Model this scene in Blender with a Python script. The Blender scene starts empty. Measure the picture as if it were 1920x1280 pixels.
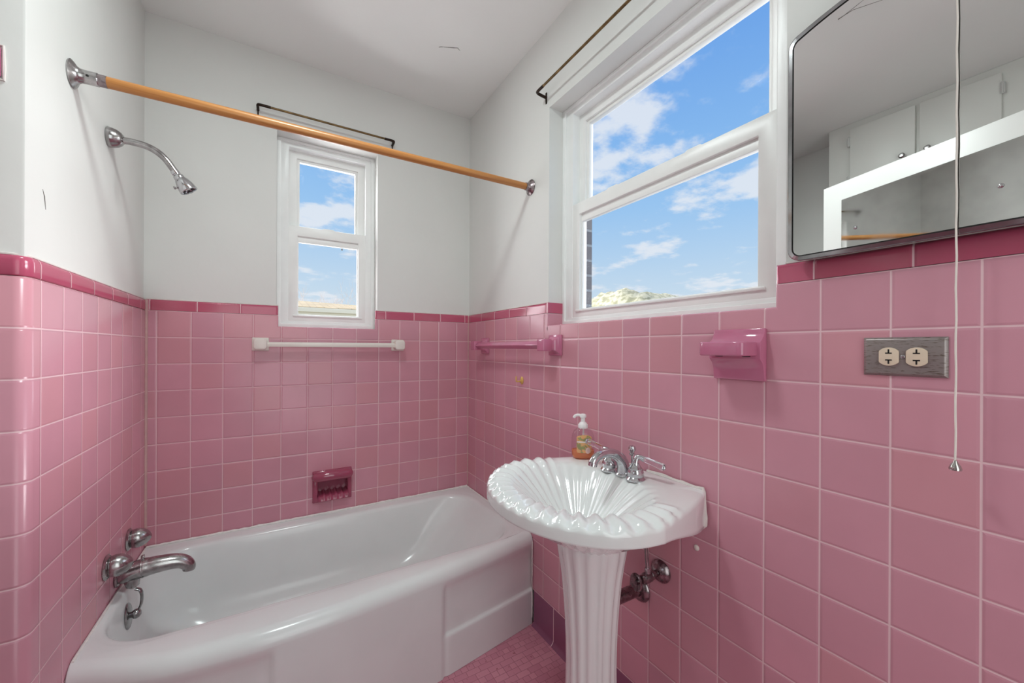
import bpy, bmesh, math, random
from mathutils import Vector, Matrix
R = math.radians
C = bpy.context.scene.collection
T = 1.363          # height where the dark cap tiles begin
P = 0.11           # tile pitch
CEIL = 2.575

# ------------------------------------------------------------------ nodes / materials
def newmat(name):
    m = bpy.data.materials.new(name); m.use_nodes = True
    nt = m.node_tree; nt.nodes.clear()
    out = nt.nodes.new('ShaderNodeOutputMaterial')
    return m, nt, out

def srgb(r, g, b):
    f = lambda c: (c/255/12.92) if c/255 <= 0.04045 else ((c/255+0.055)/1.055)**2.4
    return (f(r), f(g), f(b), 1)

def nd(nt, typ, ins=None, **props):
    n = nt.nodes.new(typ)
    for k, v in props.items(): setattr(n, k, v)
    for k, v in (ins or {}).items():
        s = n.inputs[k]
        if isinstance(v, bpy.types.NodeSocket): nt.links.new(v, s)
        else: s.default_value = v
    return n

def mth(nt, op, a, b=0.0, c=0.0):
    return nd(nt, 'ShaderNodeMath', {0: a, 1: b, 2: c}, operation=op).outputs[0]

def mixc(nt, f, a, b, bt='MIX'):
    n = nd(nt, 'ShaderNodeMix', data_type='RGBA', blend_type=bt)
    for i, v in ((0, f), (6, a), (7, b)):
        if isinstance(v, bpy.types.NodeSocket): nt.links.new(v, n.inputs[i])
        else: n.inputs[i].default_value = v
    return n.outputs[2]

def ramp(nt, val, lo, hi, a=0.0, b=1.0, smooth=True):
    n = nd(nt, 'ShaderNodeMapRange', {0: val, 1: lo, 2: hi, 3: a, 4: b})
    n.interpolation_type = 'SMOOTHSTEP' if smooth else 'LINEAR'
    return n.outputs[0]

def simple(name, col, rough=0.4, metal=0.0, noise=0.0, nscale=20, bump=0.0, bscale=60, coat=0.0, ior=1.5, roughvar=0.0, spec=0.5):
    m, nt, out = newmat(name)
    b = nd(nt, 'ShaderNodeBsdfPrincipled')
    b.inputs['Base Color'].default_value = col
    b.inputs['Roughness'].default_value = rough
    b.inputs['Metallic'].default_value = metal
    b.inputs['Coat Weight'].default_value = coat
    b.inputs['IOR'].default_value = ior
    b.inputs['Specular IOR Level'].default_value = spec
    geo = nd(nt, 'ShaderNodeNewGeometry')
    if noise or roughvar:
        t = nd(nt, 'ShaderNodeTexNoise', {'Vector': geo.outputs['Position'], 'Scale': nscale, 'Detail': 5.0})
        if noise:
            v = ramp(nt, t.outputs[0], 0.3, 0.7, 1-noise, 1.0)
            g = nd(nt, 'ShaderNodeCombineXYZ', {0: v, 1: v, 2: v})
            nt.links.new(mixc(nt, 1.0, col, g.outputs[0], 'MULTIPLY'), b.inputs['Base Color'])
        if roughvar:
            nt.links.new(ramp(nt, t.outputs[0], 0.3, 0.7, rough, rough+roughvar), b.inputs['Roughness'])
    if bump:
        t2 = nd(nt, 'ShaderNodeTexNoise', {'Vector': geo.outputs['Position'], 'Scale': bscale, 'Detail': 4.0})
        bp = nd(nt, 'ShaderNodeBump', {'Height': t2.outputs[0], 'Strength': 0.5, 'Distance': bump})
        nt.links.new(bp.outputs[0], b.inputs['Normal'])
    nt.links.new(b.outputs[0], out.inputs[0])
    return m

GROUT = srgb(226, 190, 196)
def tilemat(name, col, pu, pv, gw=0.0015, cushion=0.006, rough=0.24, var=0.10, grout=GROUT, warm=srgb(207,144,150)):
    m, nt, out = newmat(name)
    uv = nd(nt, 'ShaderNodeUVMap', uv_map='tiles')
    s = nd(nt, 'ShaderNodeSeparateXYZ', {0: uv.outputs[0]})
    ds, ids = [], []
    for i, p in ((0, pu), (1, pv)):
        if not p: continue
        q = mth(nt, 'DIVIDE', s.outputs[i], p)
        f = mth(nt, 'FRACT', q)
        d = mth(nt, 'MULTIPLY', mth(nt, 'MINIMUM', f, mth(nt, 'SUBTRACT', 1.0, f)), p)
        ds.append(d); ids.append(mth(nt, 'FLOOR', q))
    d = ds[0] if len(ds) == 1 else mth(nt, 'MINIMUM', ds[0], ds[1])
    cv = nd(nt, 'ShaderNodeCombineXYZ', {0: ids[0], 1: ids[1] if len(ids) > 1 else 0.0})
    wn = nd(nt, 'ShaderNodeTexWhiteNoise', {0: cv.outputs[0]}, noise_dimensions='3D')
    g = ramp(nt, d, gw*0.6, gw*1.4)
    h = ramp(nt, d, 0.0, cushion)
    geo = nd(nt, 'ShaderNodeNewGeometry')
    nz = nd(nt, 'ShaderNodeTexNoise', {'Vector': geo.outputs['Position'], 'Scale': 9.0, 'Detail': 3.0})
    # per-tile glaze shade and a little cloudiness inside the glaze
    sh = mth(nt, 'MULTIPLY_ADD', wn.outputs[0], var, 1-var*0.6)
    sh = mth(nt, 'MULTIPLY', sh, ramp(nt, nz.outputs[0], 0.3, 0.7, 0.98, 1.02))
    g3 = nd(nt, 'ShaderNodeCombineXYZ', {0: sh, 1: sh, 2: sh})
    tc = mixc(nt, 1.0, col, g3.outputs[0], 'MULTIPLY')
    sep = nd(nt, 'ShaderNodeSeparateXYZ', {0: wn.outputs[1]})
    tc = mixc(nt, ramp(nt, sep.outputs[1], 0.55, 1.0, 0.0, 0.45), tc, mixc(nt, 1.0, warm, col, 'MIX') if False else warm)
    c = mixc(nt, g, grout, tc)
    b = nd(nt, 'ShaderNodeBsdfPrincipled')
    nt.links.new(c, b.inputs['Base Color'])
    nt.links.new(ramp(nt, g, 0.0, 1.0, 0.6, rough), b.inputs['Roughness'])
    n2 = nd(nt, 'ShaderNodeTexNoise', {'Vector': geo.outputs['Position'], 'Scale': 14.0, 'Detail': 1.0})
    hh = mth(nt, 'MULTIPLY_ADD', n2.outputs[0], 0.10, h)
    bp = nd(nt, 'ShaderNodeBump', {'Height': hh, 'Strength': 0.7, 'Distance': 0.0016})
    nt.links.new(bp.outputs[0], b.inputs['Normal'])
    nt.links.new(b.outputs[0], out.inputs[0])
    return m

PINK = srgb(205, 146, 161)
M = {}
M['tile'] = tilemat('pink_wall_tile', PINK, P, P)
M['cap'] = tilemat('rose_cap_tile', srgb(186, 86, 113), 0.152, 0, rough=0.14, var=0.1, warm=srgb(178, 86, 104))
M['base'] = tilemat('plum_base_tile', srgb(138, 80, 108), 0.1525, 0, rough=0.2, var=0.1, warm=srgb(132, 72, 96))
M['plaster'] = simple('white_plaster', srgb(221, 221, 218), 0.55, noise=0.03, nscale=3, bump=0.0012, bscale=25)
M['ceiling'] = simple('ceiling_plaster', srgb(236, 237, 235), 0.7, noise=0.03, nscale=2, bump=0.0012, bscale=18)
M['paint'] = simple('white_gloss_paint', srgb(240, 241, 240), 0.33, noise=0.03, nscale=14, bump=0.0004, bscale=40)
M['vinyl'] = simple('white_sash_paint', srgb(240, 240, 238), 0.35, noise=0.04, nscale=10)
M['caulk'] = simple('white_caulk', srgb(222, 214, 210), 0.6, noise=0.08, nscale=60)
M['cornercaulk'] = simple('beige_caulk', srgb(205, 168, 165), 0.6, noise=0.08, nscale=60)
M['sealant'] = simple('bath_sealant', srgb(238, 236, 232), 0.6, noise=0.1, nscale=80)
M['enamel'] = simple('bath_enamel', srgb(230, 235, 234), 0.18, noise=0.03, nscale=7)
M['china'] = simple('white_china', srgb(236, 239, 238), 0.07, coat=0.5)
M['chrome'] = simple('chrome', (0.62, 0.62, 0.64, 1), 0.09, 1.0, noise=0.12, nscale=60, roughvar=0.1)
M['chromeold'] = simple('worn_chrome', (0.50, 0.48, 0.48, 1), 0.14, 1.0, noise=0.35, nscale=50, roughvar=0.15)
M['chromedark'] = simple('tarnished_chrome', (0.36, 0.30, 0.31, 1), 0.16, 1.0, noise=0.45, nscale=60, roughvar=0.2)
M['leverchrome'] = simple('dull_chrome', (0.38, 0.38, 0.38, 1), 0.22, 1.0, noise=0.3, nscale=60)
M['rust'] = simple('corroded_brass', srgb(92, 62, 40), 0.6, 0.5, noise=0.6, nscale=90, bump=0.002, bscale=180)
M['bronze'] = simple('aged_brass', srgb(128, 102, 66), 0.4, 0.7, noise=0.5, nscale=40)
M['darkbronze'] = simple('dark_bracket', srgb(58, 44, 36), 0.4, 0.8, noise=0.4, nscale=60)
M['amber'] = None
M['ceramic'] = simple('rose_ceramic', srgb(196, 116, 146), 0.1, noise=0.06, nscale=15, coat=0.3)
M['ceramicdark'] = simple('deep_rose_ceramic', srgb(160, 72, 98), 0.1, noise=0.06, nscale=15, coat=0.3)
M['ivory'] = simple('ivory_plastic', srgb(226, 206, 184), 0.35, noise=0.05, nscale=80)
M['whiteplastic'] = simple('off_white_plastic', srgb(232, 226, 218), 0.28)
M['slot'] = simple('slot_black', srgb(18, 14, 12), 0.6)
M['mirror'] = simple('mirror_silver', (0.86, 0.87, 0.86, 1), 0.004, 1.0)
M['rim'] = simple('dark_bevel_rim', (0.42, 0.42, 0.43, 1), 0.12, 1.0, noise=0.2, nscale=30)  # darkened to paint in the dark reflection of the mirror's bevel
M['mirrorold'] = simple('aged_mirror', (0.74, 0.75, 0.74, 1), 0.02, 1.0, noise=0.12, nscale=9, roughvar=0.05)
M['gapshade'] = simple('shadow_gap_dark', srgb(60, 52, 52), 0.5)  # dark colour standing in for shade behind the mirror
M['cord'] = simple('cotton_cord', srgb(234, 226, 218), 0.8)
M['beadsteel'] = simple('bead_steel', (0.5, 0.48, 0.46, 1), 0.15, 1.0)
M['dark'] = simple('dark_line', srgb(104, 100, 95), 0.8)
M['brass'] = simple('yellow_brass', srgb(222, 184, 104), 0.35, 0.25)
M['hinge'] = simple('painted_hinge', srgb(200, 200, 198), 0.4)
M['door'] = simple('white_door_paint', srgb(236, 236, 234), 0.4)
M['cabinet'] = simple('cabinet_paint', srgb(222, 222, 218), 0.4)
M['pump'] = simple('pump_plastic', srgb(240, 236, 236), 0.3)
M['siding'] = simple('beige_siding', srgb(222, 196, 156), 0.7)
M['gutter'] = simple('cream_gutter', srgb(226, 216, 192), 0.5)
M['bark'] = simple('bare_bark', srgb(196, 186, 180), 0.9)

# brushed, patchy metal outlet plate
m, nt, out = newmat('worn_plate')
geo = nd(nt, 'ShaderNodeNewGeometry')
mp = nd(nt, 'ShaderNodeMapping', {0: geo.outputs['Position'], 3: (20.0, 25.0, 260.0)})
t = nd(nt, 'ShaderNodeTexNoise', {0: mp.outputs[0], 'Scale': 3.0, 'Detail': 6.0})
c = mixc(nt, ramp(nt, t.outputs[0], 0.56, 0.68), srgb(150, 140, 138), srgb(88, 70, 56))
b = nd(nt, 'ShaderNodeBsdfPrincipled', {'Metallic': 0.45, 'Roughness': 0.34})
nt.links.new(c, b.inputs['Base Color']); nt.links.new(b.outputs[0], out.inputs[0]); M['plate'] = m

# amber shower rod : faint wood-like streaks along its length
m, nt, out = newmat('amber_rod')
geo = nd(nt, 'ShaderNodeNewGeometry')
mp = nd(nt, 'ShaderNodeMapping', {0: geo.outputs['Position'], 3: (2.0, 160.0, 160.0)})
t = nd(nt, 'ShaderNodeTexNoise', {0: mp.outputs[0], 'Scale': 1.0, 'Detail': 3.0})
c = mixc(nt, ramp(nt, t.outputs[0], 0.35, 0.7), srgb(192, 134, 76), srgb(172, 110, 54))
b = nd(nt, 'ShaderNodeBsdfPrincipled', {'Roughness': 0.32})
nt.links.new(c, b.inputs['Base Color']); nt.links.new(b.outputs[0], out.inputs[0]); M['amber'] = m

# clear glass pane : see-through with a real surface reflection
def glassmat(name, tint=(1, 1, 1, 1), ior=1.05):
    m, nt, out = newmat(name)
    tr = nd(nt, 'ShaderNodeBsdfTransparent', {0: tint})
    gl = nd(nt, 'ShaderNodeBsdfGlossy', {'Roughness': 0.01})
    fr = nd(nt, 'ShaderNodeFresnel', {0: ior})
    geo = nd(nt, 'ShaderNodeNewGeometry')
    f = mth(nt, 'MULTIPLY', fr.outputs[0], mth(nt, 'SUBTRACT', 1.0, geo.outputs['Backfacing']))
    mx = nd(nt, 'ShaderNodeMixShader', {0: f, 1: tr.outputs[0], 2: gl.outputs[0]})
    nt.links.new(mx.outputs[0], out.inputs[0]); return m
M['pane'] = glassmat('window_glass')
def clearmat(name, tint, ior, rough=0.0):
    m, nt, out = newmat(name)
    b = nd(nt, 'ShaderNodeBsdfPrincipled', {'Base Color': tint, 'Roughness': rough, 'IOR': ior, 'Transmission Weight': 1.0})
    nt.links.new(b.outputs[0], out.inputs[0]); return m
M['bottle'] = glassmat('clear_bottle', (0.93, 0.90, 0.91, 1), ior=1.5)
M['crystal'] = clearmat('clear_acrylic', (0.95, 0.96, 1, 1), 1.45, 0.03)
m, nt, out = newmat('orange_soap')
tr = nd(nt, 'ShaderNodeBsdfTransparent', {0: srgb(252, 196, 150)})
b = nd(nt, 'ShaderNodeBsdfPrincipled', {'Base Color': srgb(236, 150, 96), 'Roughness': 0.15})
mx = nd(nt, 'ShaderNodeMixShader', {0: 0.6, 1: tr.outputs[0], 2: b.outputs[0]})
nt.links.new(mx.outputs[0], out.inputs[0]); M['soap'] = m
# soap label : orange and green leaf blotches
m, nt, out = newmat('leafy_label')
geo = nd(nt, 'ShaderNodeNewGeometry')
t = nd(nt, 'ShaderNodeTexNoise', {0: geo.outputs['Position'], 'Scale': 60.0, 'Detail': 2.0})
t2 = nd(nt, 'ShaderNodeTexVoronoi', {0: geo.outputs['Position'], 'Scale': 90.0})
c = mixc(nt, ramp(nt, t.outputs[0], 0.48, 0.56), srgb(238, 182, 122), srgb(160, 160, 104))
c = mixc(nt, ramp(nt, t2.outputs[0], 0.1, 0.35), srgb(240, 160, 112), c)
b = nd(nt, 'ShaderNodeBsdfPrincipled', {'Roughness': 0.35}); nt.links.new(c, b.inputs['Base Color'])
nt.links.new(b.outputs[0], out.inputs[0]); M['label'] = m
M['labeltext'] = simple('label_white', srgb(250, 240, 232), 0.5)
M['labelpeach'] = simple('label_peach', srgb(246, 214, 204), 0.5)

# floor : small rose mosaic of squares and oblongs
m, nt, out = newmat('rose_mosaic_floor')
geo = nd(nt, 'ShaderNodeNewGeometry')
mp = nd(nt, 'ShaderNodeMapping', {0: geo.outputs['Position']})
br = nd(nt, 'ShaderNodeTexBrick', {'Vector': mp.outputs[0], 'Color1': srgb(206, 140, 156), 'Color2': srgb(192, 124, 142), 'Mortar': srgb(168, 104, 118),
        'Scale': 1.0, 'Mortar Size': 0.0012, 'Mortar Smooth': 0.3, 'Bias': 0.0, 'Brick Width': 0.052, 'Row Height': 0.026})
br.offset = 0.5; br.offset_frequency = 2; br.squash = 0.5; br.squash_frequency = 3
t = nd(nt, 'ShaderNodeTexNoise', {0: geo.outputs['Position'], 'Scale': 60.0, 'Detail': 3.0})
c = mixc(nt, ramp(nt, t.outputs[0], 0.66, 0.72), br.outputs[0], srgb(150, 84, 92))
b = nd(nt, 'ShaderNodeBsdfPrincipled', {'Roughness': 0.4}); nt.links.new(c, b.inputs['Base Color'])
bp = nd(nt, 'ShaderNodeBump', {'Height': br.outputs[1], 'Strength': 0.5, 'Distance': 0.001}); bp.invert = True
nt.links.new(bp.outputs[0], b.inputs['Normal']); nt.links.new(b.outputs[0], out.inputs[0]); M['floor'] = m

# exterior brick, shingles, wooded hill
m, nt, out = newmat('outer_brick')
geo = nd(nt, 'ShaderNodeNewGeometry')
s = nd(nt, 'ShaderNodeSeparateXYZ', {0: geo.outputs['Position']})
cv = nd(nt, 'ShaderNodeCombineXYZ', {0: mth(nt, 'ADD', s.outputs[0], s.outputs[1]), 1: s.outputs[2]})
br = nd(nt, 'ShaderNodeTexBrick', {'Vector': cv.outputs[0], 'Color1': srgb(126, 122, 124), 'Color2': srgb(92, 92, 100), 'Mortar': srgb(140, 144, 150),
        'Scale': 1.0, 'Mortar Size': 0.006, 'Brick Width': 0.2, 'Row Height': 0.067})
b = nd(nt, 'ShaderNodeBsdfPrincipled', {'Roughness': 0.9}); nt.links.new(br.outputs[0], b.inputs['Base Color'])
bp = nd(nt, 'ShaderNodeBump', {'Height': br.outputs[1], 'Strength': 1.0, 'Distance': 0.006}); bp.invert = True
nt.links.new(bp.outputs[0], b.inputs['Normal']); nt.links.new(b.outputs[0], out.inputs[0]); M['brick'] = m
m, nt, out = newmat('tan_shingles')
geo = nd(nt, 'ShaderNodeNewGeometry')
br = nd(nt, 'ShaderNodeTexBrick', {'Vector': geo.outputs['Position'], 'Color1': srgb(186, 160, 116), 'Color2': srgb(160, 136, 96), 'Mortar': srgb(132, 112, 80),
        'Scale': 1.0, 'Mortar Size': 0.01, 'Brick Width': 0.3, 'Row Height': 0.14})
b = nd(nt, 'ShaderNodeBsdfPrincipled', {'Roughness': 0.9}); nt.links.new(br.outputs[0], b.inputs['Base Color'])
nt.links.new(b.outputs[0], out.inputs[0]); M['shingle'] = m
m, nt, out = newmat('wooded_hill')
geo = nd(nt, 'ShaderNodeNewGeometry')
t = nd(nt, 'ShaderNodeTexNoise', {0: geo.outputs['Position'], 'Scale': 0.9, 'Detail': 6.0})
c = mixc(nt, ramp(nt, t.outputs[0], 0.4, 0.62), srgb(196, 188, 158), srgb(146, 142, 112))
b = nd(nt, 'ShaderNodeBsdfPrincipled', {'Roughness': 1.0}); nt.links.new(c, b.inputs['Base Color'])
nt.links.new(b.outputs[0], out.inputs[0]); M['hill'] = m

# ------------------------------------------------------------------ mesh builder
class B:
    def __init__(s): s.bm = bmesh.new()
    def box(s, x0, x1, y0, y1, z0, z1):
        v = [s.bm.verts.new((x, y, z)) for x in (x0, x1) for y in (y0, y1) for z in (z0, z1)]
        for f in ((0,1,3,2),(4,6,7,5),(0,4,5,1),(2,3,7,6),(0,2,6,4),(1,5,7,3)): s.bm.faces.new([v[i] for i in f])
        return s
    def rings(s, rings, closed=True, cap0=True, cap1=True):
        vs = []
        for r in rings:
            if len(r) == 1: vs.append([s.bm.verts.new(r[0])])
            else: vs.append([s.bm.verts.new(p) for p in r])
        for a, b in zip(vs, vs[1:]):
            n = max(len(a), len(b))
            for i in range(n if closed else n-1):
                j = (i+1) % n
                if len(a) == 1: q = [a[0], b[j], b[i]]
                elif len(b) == 1: q = [a[i], a[j], b[0]]
                else: q = [a[i], a[j], b[j], b[i]]
                try: s.bm.faces.new(q)
                except ValueError: pass
        if cap0 and len(vs[0]) > 2: s.bm.faces.new(list(reversed(vs[0])))
        if cap1 and len(vs[-1]) > 2: s.bm.faces.new(vs[-1])
        return s
    def lathe(s, o, ax, prof, seg=32, sx=1.0, sy=1.0, mod=None, up=None):
        o, ax = Vector(o), Vector(ax).normalized()
        u = Vector(up) if up else (Vector((0,0,1)) if abs(ax.z) < 0.9 else Vector((1,0,0)))
        u = (u - ax*u.dot(ax)).normalized(); w = ax.cross(u)
        rr = []
        for r, h in prof:
            if r <= 1e-6: rr.append([o+ax*h]); continue
            ring = []
            for k in range(seg):
                a = 2*math.pi*k/seg
                q = r*(mod(a, h) if mod else 1)
                ring.append(o + ax*h + u*(math.cos(a)*q*sx) + w*(math.sin(a)*q*sy))
            rr.append(ring)
        return s.rings(rr)
    def tube(s, pts, rad, seg=14, flat=1.0, up=None):
        pts = [Vector(p) for p in pts]; n = len(pts)
        if not hasattr(rad, '__len__'): rad = [rad]*n
        tan = [((pts[min(i+1,n-1)]-pts[max(i-1,0)]).normalized()) for i in range(n)]
        u = Vector(up) if up else (Vector((0,0,1)) if abs(tan[0].z) < 0.9 else Vector((1,0,0)))
        rr = []
        for p, t, r in zip(pts, tan, rad):
            u = (u - t*u.dot(t)).normalized(); w = t.cross(u)
            rr.append([p + u*(math.cos(2*math.pi*k/seg)*r*flat) + w*(math.sin(2*math.pi*k/seg)*r) for k in range(seg)])
        return s.rings(rr)
    def prism(s, poly, fn, w0, w1):
        a = [s.bm.verts.new(fn(u, v, w0)) for u, v in poly]
        b = [s.bm.verts.new(fn(u, v, w1)) for u, v in poly]
        n = len(poly)
        s.bm.faces.new(a); s.bm.faces.new(list(reversed(b)))
        for i in range(n): s.bm.faces.new([a[i], b[i], b[(i+1)%n], a[(i+1)%n]])
        return s
    def done(s, name, mat, parent=None, loc=None, bevel=0, seg=2, ang=30, uv=None, sharp=38, bevsel=None, flat=False):
        bm = s.bm
        bmesh.ops.remove_doubles(bm, verts=bm.verts, dist=1e-6)
        bmesh.ops.recalc_face_normals(bm, faces=bm.faces)
        if bevel:
            es = [e for e in bm.edges if len(e.link_faces) == 2 and e.calc_face_angle(0) > R(ang) and (not bevsel or bevsel(e))]
            bmesh.ops.bevel(bm, geom=es, offset=bevel, segments=seg, affect='EDGES', profile=0.5, clamp_overlap=True)
        if uv:
            L = bm.loops.layers.uv.new('tiles')
            for f in bm.faces:
                for l in f.loops: l[L].uv = uv(l.vert.co)
        bmesh.ops.triangulate(bm, faces=[f for f in bm.faces if len(f.verts) > 4])
        for f in bm.faces: f.smooth = not flat
        for e in bm.edges:
            if len(e.link_faces) != 2 or e.calc_face_angle(0) > R(sharp): e.smooth = False
        root = parent
        while root is not None and root.parent is not None: root = root.parent
        base = Vector(loc) if loc else (Vector(root.location) if root else Vector((0,0,0)))
        for v in bm.verts: v.co -= base
        me = bpy.data.meshes.new(name); bm.to_mesh(me); bm.free()
        me.materials.append(M[mat])
        o = bpy.data.objects.new(name, me); C.objects.link(o)
        if parent is not None: o.parent = parent
        else: o.location = base
        return o

def thing(name, label, cat, loc=(0,0,0), group=None):
    o = bpy.data.objects.new(name, None); C.objects.link(o); o.location = loc; o.empty_display_size = 0.05
    o['label'] = label; o['category'] = cat
    if group: o['group'] = group
    return o
def tag(o, label, cat, group=None):
    o['label'] = label; o['category'] = cat
    if group: o['group'] = group
    return o
def struct(o): o['kind'] = 'structure'; return o
def senv(name, loc=(0,0,0)):
    o = bpy.data.objects.new(name, None); C.objects.link(o); o.location = loc; o['kind'] = 'structure'; o.empty_display_size = 0.05; return o
def arc(cx, cy, r, a0, a1, n): return [(cx+r*math.cos(R(a0+(a1-a0)*i/n)), cy+r*math.sin(R(a0+(a1-a0)*i/n))) for i in range(n+1)]
def lerp(pts, x):
    if x <= pts[0][0]: return pts[0][1]
    for (a, b), (c, d) in zip(pts, pts[1:]):
        if x <= c:
            t = (x-a)/(c-a); return b+(d-b)*t
    return pts[-1][1]
def smoothlerp(pts, x, w=0.06): return sum(lerp(pts, x+w*k/4) for k in range(-4, 5))/9
def sstep(a, b, x):
    t = max(0, min(1, (x-a)/(b-a))); return t*t*(3-2*t)
def catmull(P_, n=8):
    P_ = [Vector(p) for p in P_]; out = []
    for i in range(len(P_)-1):
        p0 = P_[max(i-1,0)]; p1 = P_[i]; p2 = P_[i+1]; p3 = P_[min(i+2,len(P_)-1)]
        for k in range(n):
            t = k/n
            out.append(0.5*((2*p1)+(p2-p0)*t+(2*p0-5*p1+4*p2-p3)*t*t+(3*p1-p0-3*p2+p3)*t**3))
    out.append(P_[-1]); return out

# ------------------------------------------------------------------ room shell
XL = -1.431         # tiled face of the tub alcove's left wall
YE = -0.880         # tiled face of that wall's end
XR = -2.26          # room's left wall
XW = -1.62          # hidden side of the alcove's stub wall
YF = -3.0
struct(B().box(XR-0.1, 0.3, YF-0.1, 0.3, -0.12, 0).done('floor', 'floor'))
cl = struct(B().box(XR-0.1, 0.3, YF-0.1, 0.3, CEIL, CEIL+0.12).done('ceiling', 'ceiling'))
ck = B()
ck.tube([(-0.352,-0.432,CEIL-0.0003),(-0.345,-0.438,CEIL-0.0003),(-0.338,-0.442,CEIL-0.0003)], [0.0008,0.0012,0.001], 6)
ck.tube([(-0.338,-0.442,CEIL-0.0003),(-0.318,-0.452,CEIL-0.0003),(-0.295,-0.463,CEIL-0.0003),(-0.277,-0.472,CEIL-0.0003)], [0.0006,0.0009,0.0018,0.001], 6)
ck.tube([(-0.277,-0.472,CEIL-0.0003),(-0.272,-0.468,CEIL-0.0003),(-0.262,-0.463,CEIL-0.0003)], [0.0012,0.0009,0.0005], 6)
zc_ = CEIL-0.0003
ck.tube([(-1.067,-1.432,zc_),(-1.064,-1.455,zc_),(-1.063,-1.483,zc_),(-1.106,-1.565,zc_)], [0.0022,0.0014,0.001,0.0007], 6)
ck.tube([(-1.064,-1.455,zc_),(-1.052,-1.49,zc_),(-1.040,-1.525,zc_)], [0.001,0.0009,0.0006], 6)
ck.done('crack', 'dark', cl)

def wall_with_hole(name, fn, a0, a1, h0, h1, z0, z1, d0, d1, mat='plaster', parent=None, niche=None):
    b = B()
    holes = [(h0, h1, z0, z1)] + ([niche] if niche else [])
    A = sorted({a0, a1, *[q for h in holes for q in h[:2]]}); Zs = sorted({0, CEIL, *[q for h in holes for q in h[2:]]})
    for i in range(len(A)-1):
        for k in range(len(Zs)-1):
            ca_, cz_ = (A[i]+A[i+1])/2, (Zs[k]+Zs[k+1])/2
            if any(h[0] < ca_ < h[1] and h[2] < cz_ < h[3] for h in holes): continue
            p = [fn(A[i], Zs[k], d0), fn(A[i+1], Zs[k+1], d1)]
            lo = [min(q) for q in zip(*p)]; hi = [max(q) for q in zip(*p)]
            b.box(lo[0], hi[0], lo[1], hi[1], lo[2], hi[2])
    bmesh.ops.remove_doubles(b.bm, verts=b.bm.verts, dist=1e-5)
    # drop the inner faces left where two blocks meet
    seen = {}
    for f in b.bm.faces:
        k = tuple(round(c, 5) for c in f.calc_center_median()); seen.setdefault(k, []).append(f)
    kill = [f for v in seen.values() if len(v) > 1 for f in v]
    bmesh.ops.delete(b.bm, geom=kill, context='FACES_ONLY')
    return b.done(name, mat, parent, flat=True)
W1 = dict(h0=-0.977, h1=-0.522, z0=1.300, z1=2.232)      # back window opening
W2 = dict(h0=-1.687, h1=-0.786, z0=1.300, z1=2.232)      # right window opening
fB = lambda a, z, d: (a, d, z)
fR = lambda a, z, d: (d, a, z)
NX0, NX1, NZ0, NZ1 = -0.802, -0.664, 0.484, 0.568      # niche of the soap dish
wb = struct(wall_with_hole('wall_back', fB, XR-0.1, 0.06, d0=0.008, d1=0.17, niche=(NX0, NX1, NZ0, NZ1), **W1))
wr = struct(wall_with_hole('wall_right', fR, YF-0.1, 0.17, d0=0.008, d1=0.17, **W2))
wall_with_hole('brick_face', fB, XR-0.2, 0.26, -0.965, -0.534, 1.27, 2.245, 0.17, 0.24, 'brick', wb)
wall_with_hole('brick_face', fR, YF-0.2, 0.24, -1.68, -0.80, 1.27, 2.245, 0.171, 0.237, 'brick', wr)

# left alcove wall (a stub wall with its end towards the room)
b = B(); b.prism([(XL-0.008, 0.008), (XW, 0.008), (XW, YE+0.008), (XL-0.008, YE+0.008)], lambda u, v, w: (u, v, w), 0, CEIL)
wl = struct(b.done('wall_alcove', 'plaster', bevel=0.006, bevsel=lambda e: all(abs(v.co.x-(XL-0.008)) < 1e-4 and abs(v.co.y-(YE+0.008)) < 1e-4 for v in e.verts)))
B().tube([(XL-0.008,-0.80,1.575),(XL-0.0078,-0.793,1.560),(XL-0.0078,-0.786,1.532)], [0.0005,0.0013,0.0005], 6).done('scratch', 'dark', wl)
struct(B().box(XR-0.1, XR, YF, 0.0, 0, CEIL).done('wall_left', 'plaster'))
struct(B().box(XR-0.1, 0.17, YF-0.1, YF, 0, CEIL).done('wall_front', 'plaster'))

# tile panels (thin slabs standing 8 mm proud of the plaster)
CAPT = T+0.045
def front_bevel(d_front, ax):
    def f(e):
        return all(abs(v.co[ax]-d_front) < 1e-5 for v in e.verts)
    return f
SILL = 1.312
bl, brt = -0.969, -0.532     # back window notch
NXM = (NX0+NX1)/2
b = B()
b.prism([(XL, 0.0), (NXM, 0.0), (NXM, NZ0), (NX0, NZ0), (NX0, NZ1), (NXM, NZ1), (NXM, SILL), (bl, SILL), (bl, T), (XL, T)], lambda u, v, w: (u, w, v), 0.0, 0.012)
b.prism([(0.0, 0.0), (0.0, T), (brt, T), (brt, SILL), (NXM, SILL), (NXM, NZ1), (NX1, NZ1), (NX1, NZ0), (NXM, NZ0), (NXM, 0.0)], lambda u, v, w: (u, w, v), 0.0, 0.012)
b.done('tile_wainscot', 'tile', wb, bevel=0.007, seg=4,
    bevsel=lambda e: front_bevel(0.0, 1)(e) and min(v.co.z for v in e.verts) > 1.2 and -1.2 < e.verts[0].co.x < -0.3 and max(v.co.z for v in e.verts) < T+0.001 and not (abs(e.verts[0].co.z-T)<1e-4 and abs(e.verts[1].co.z-T)<1e-4),
    uv=lambda c: (-c.x-0.0761, T-c.z))
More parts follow.
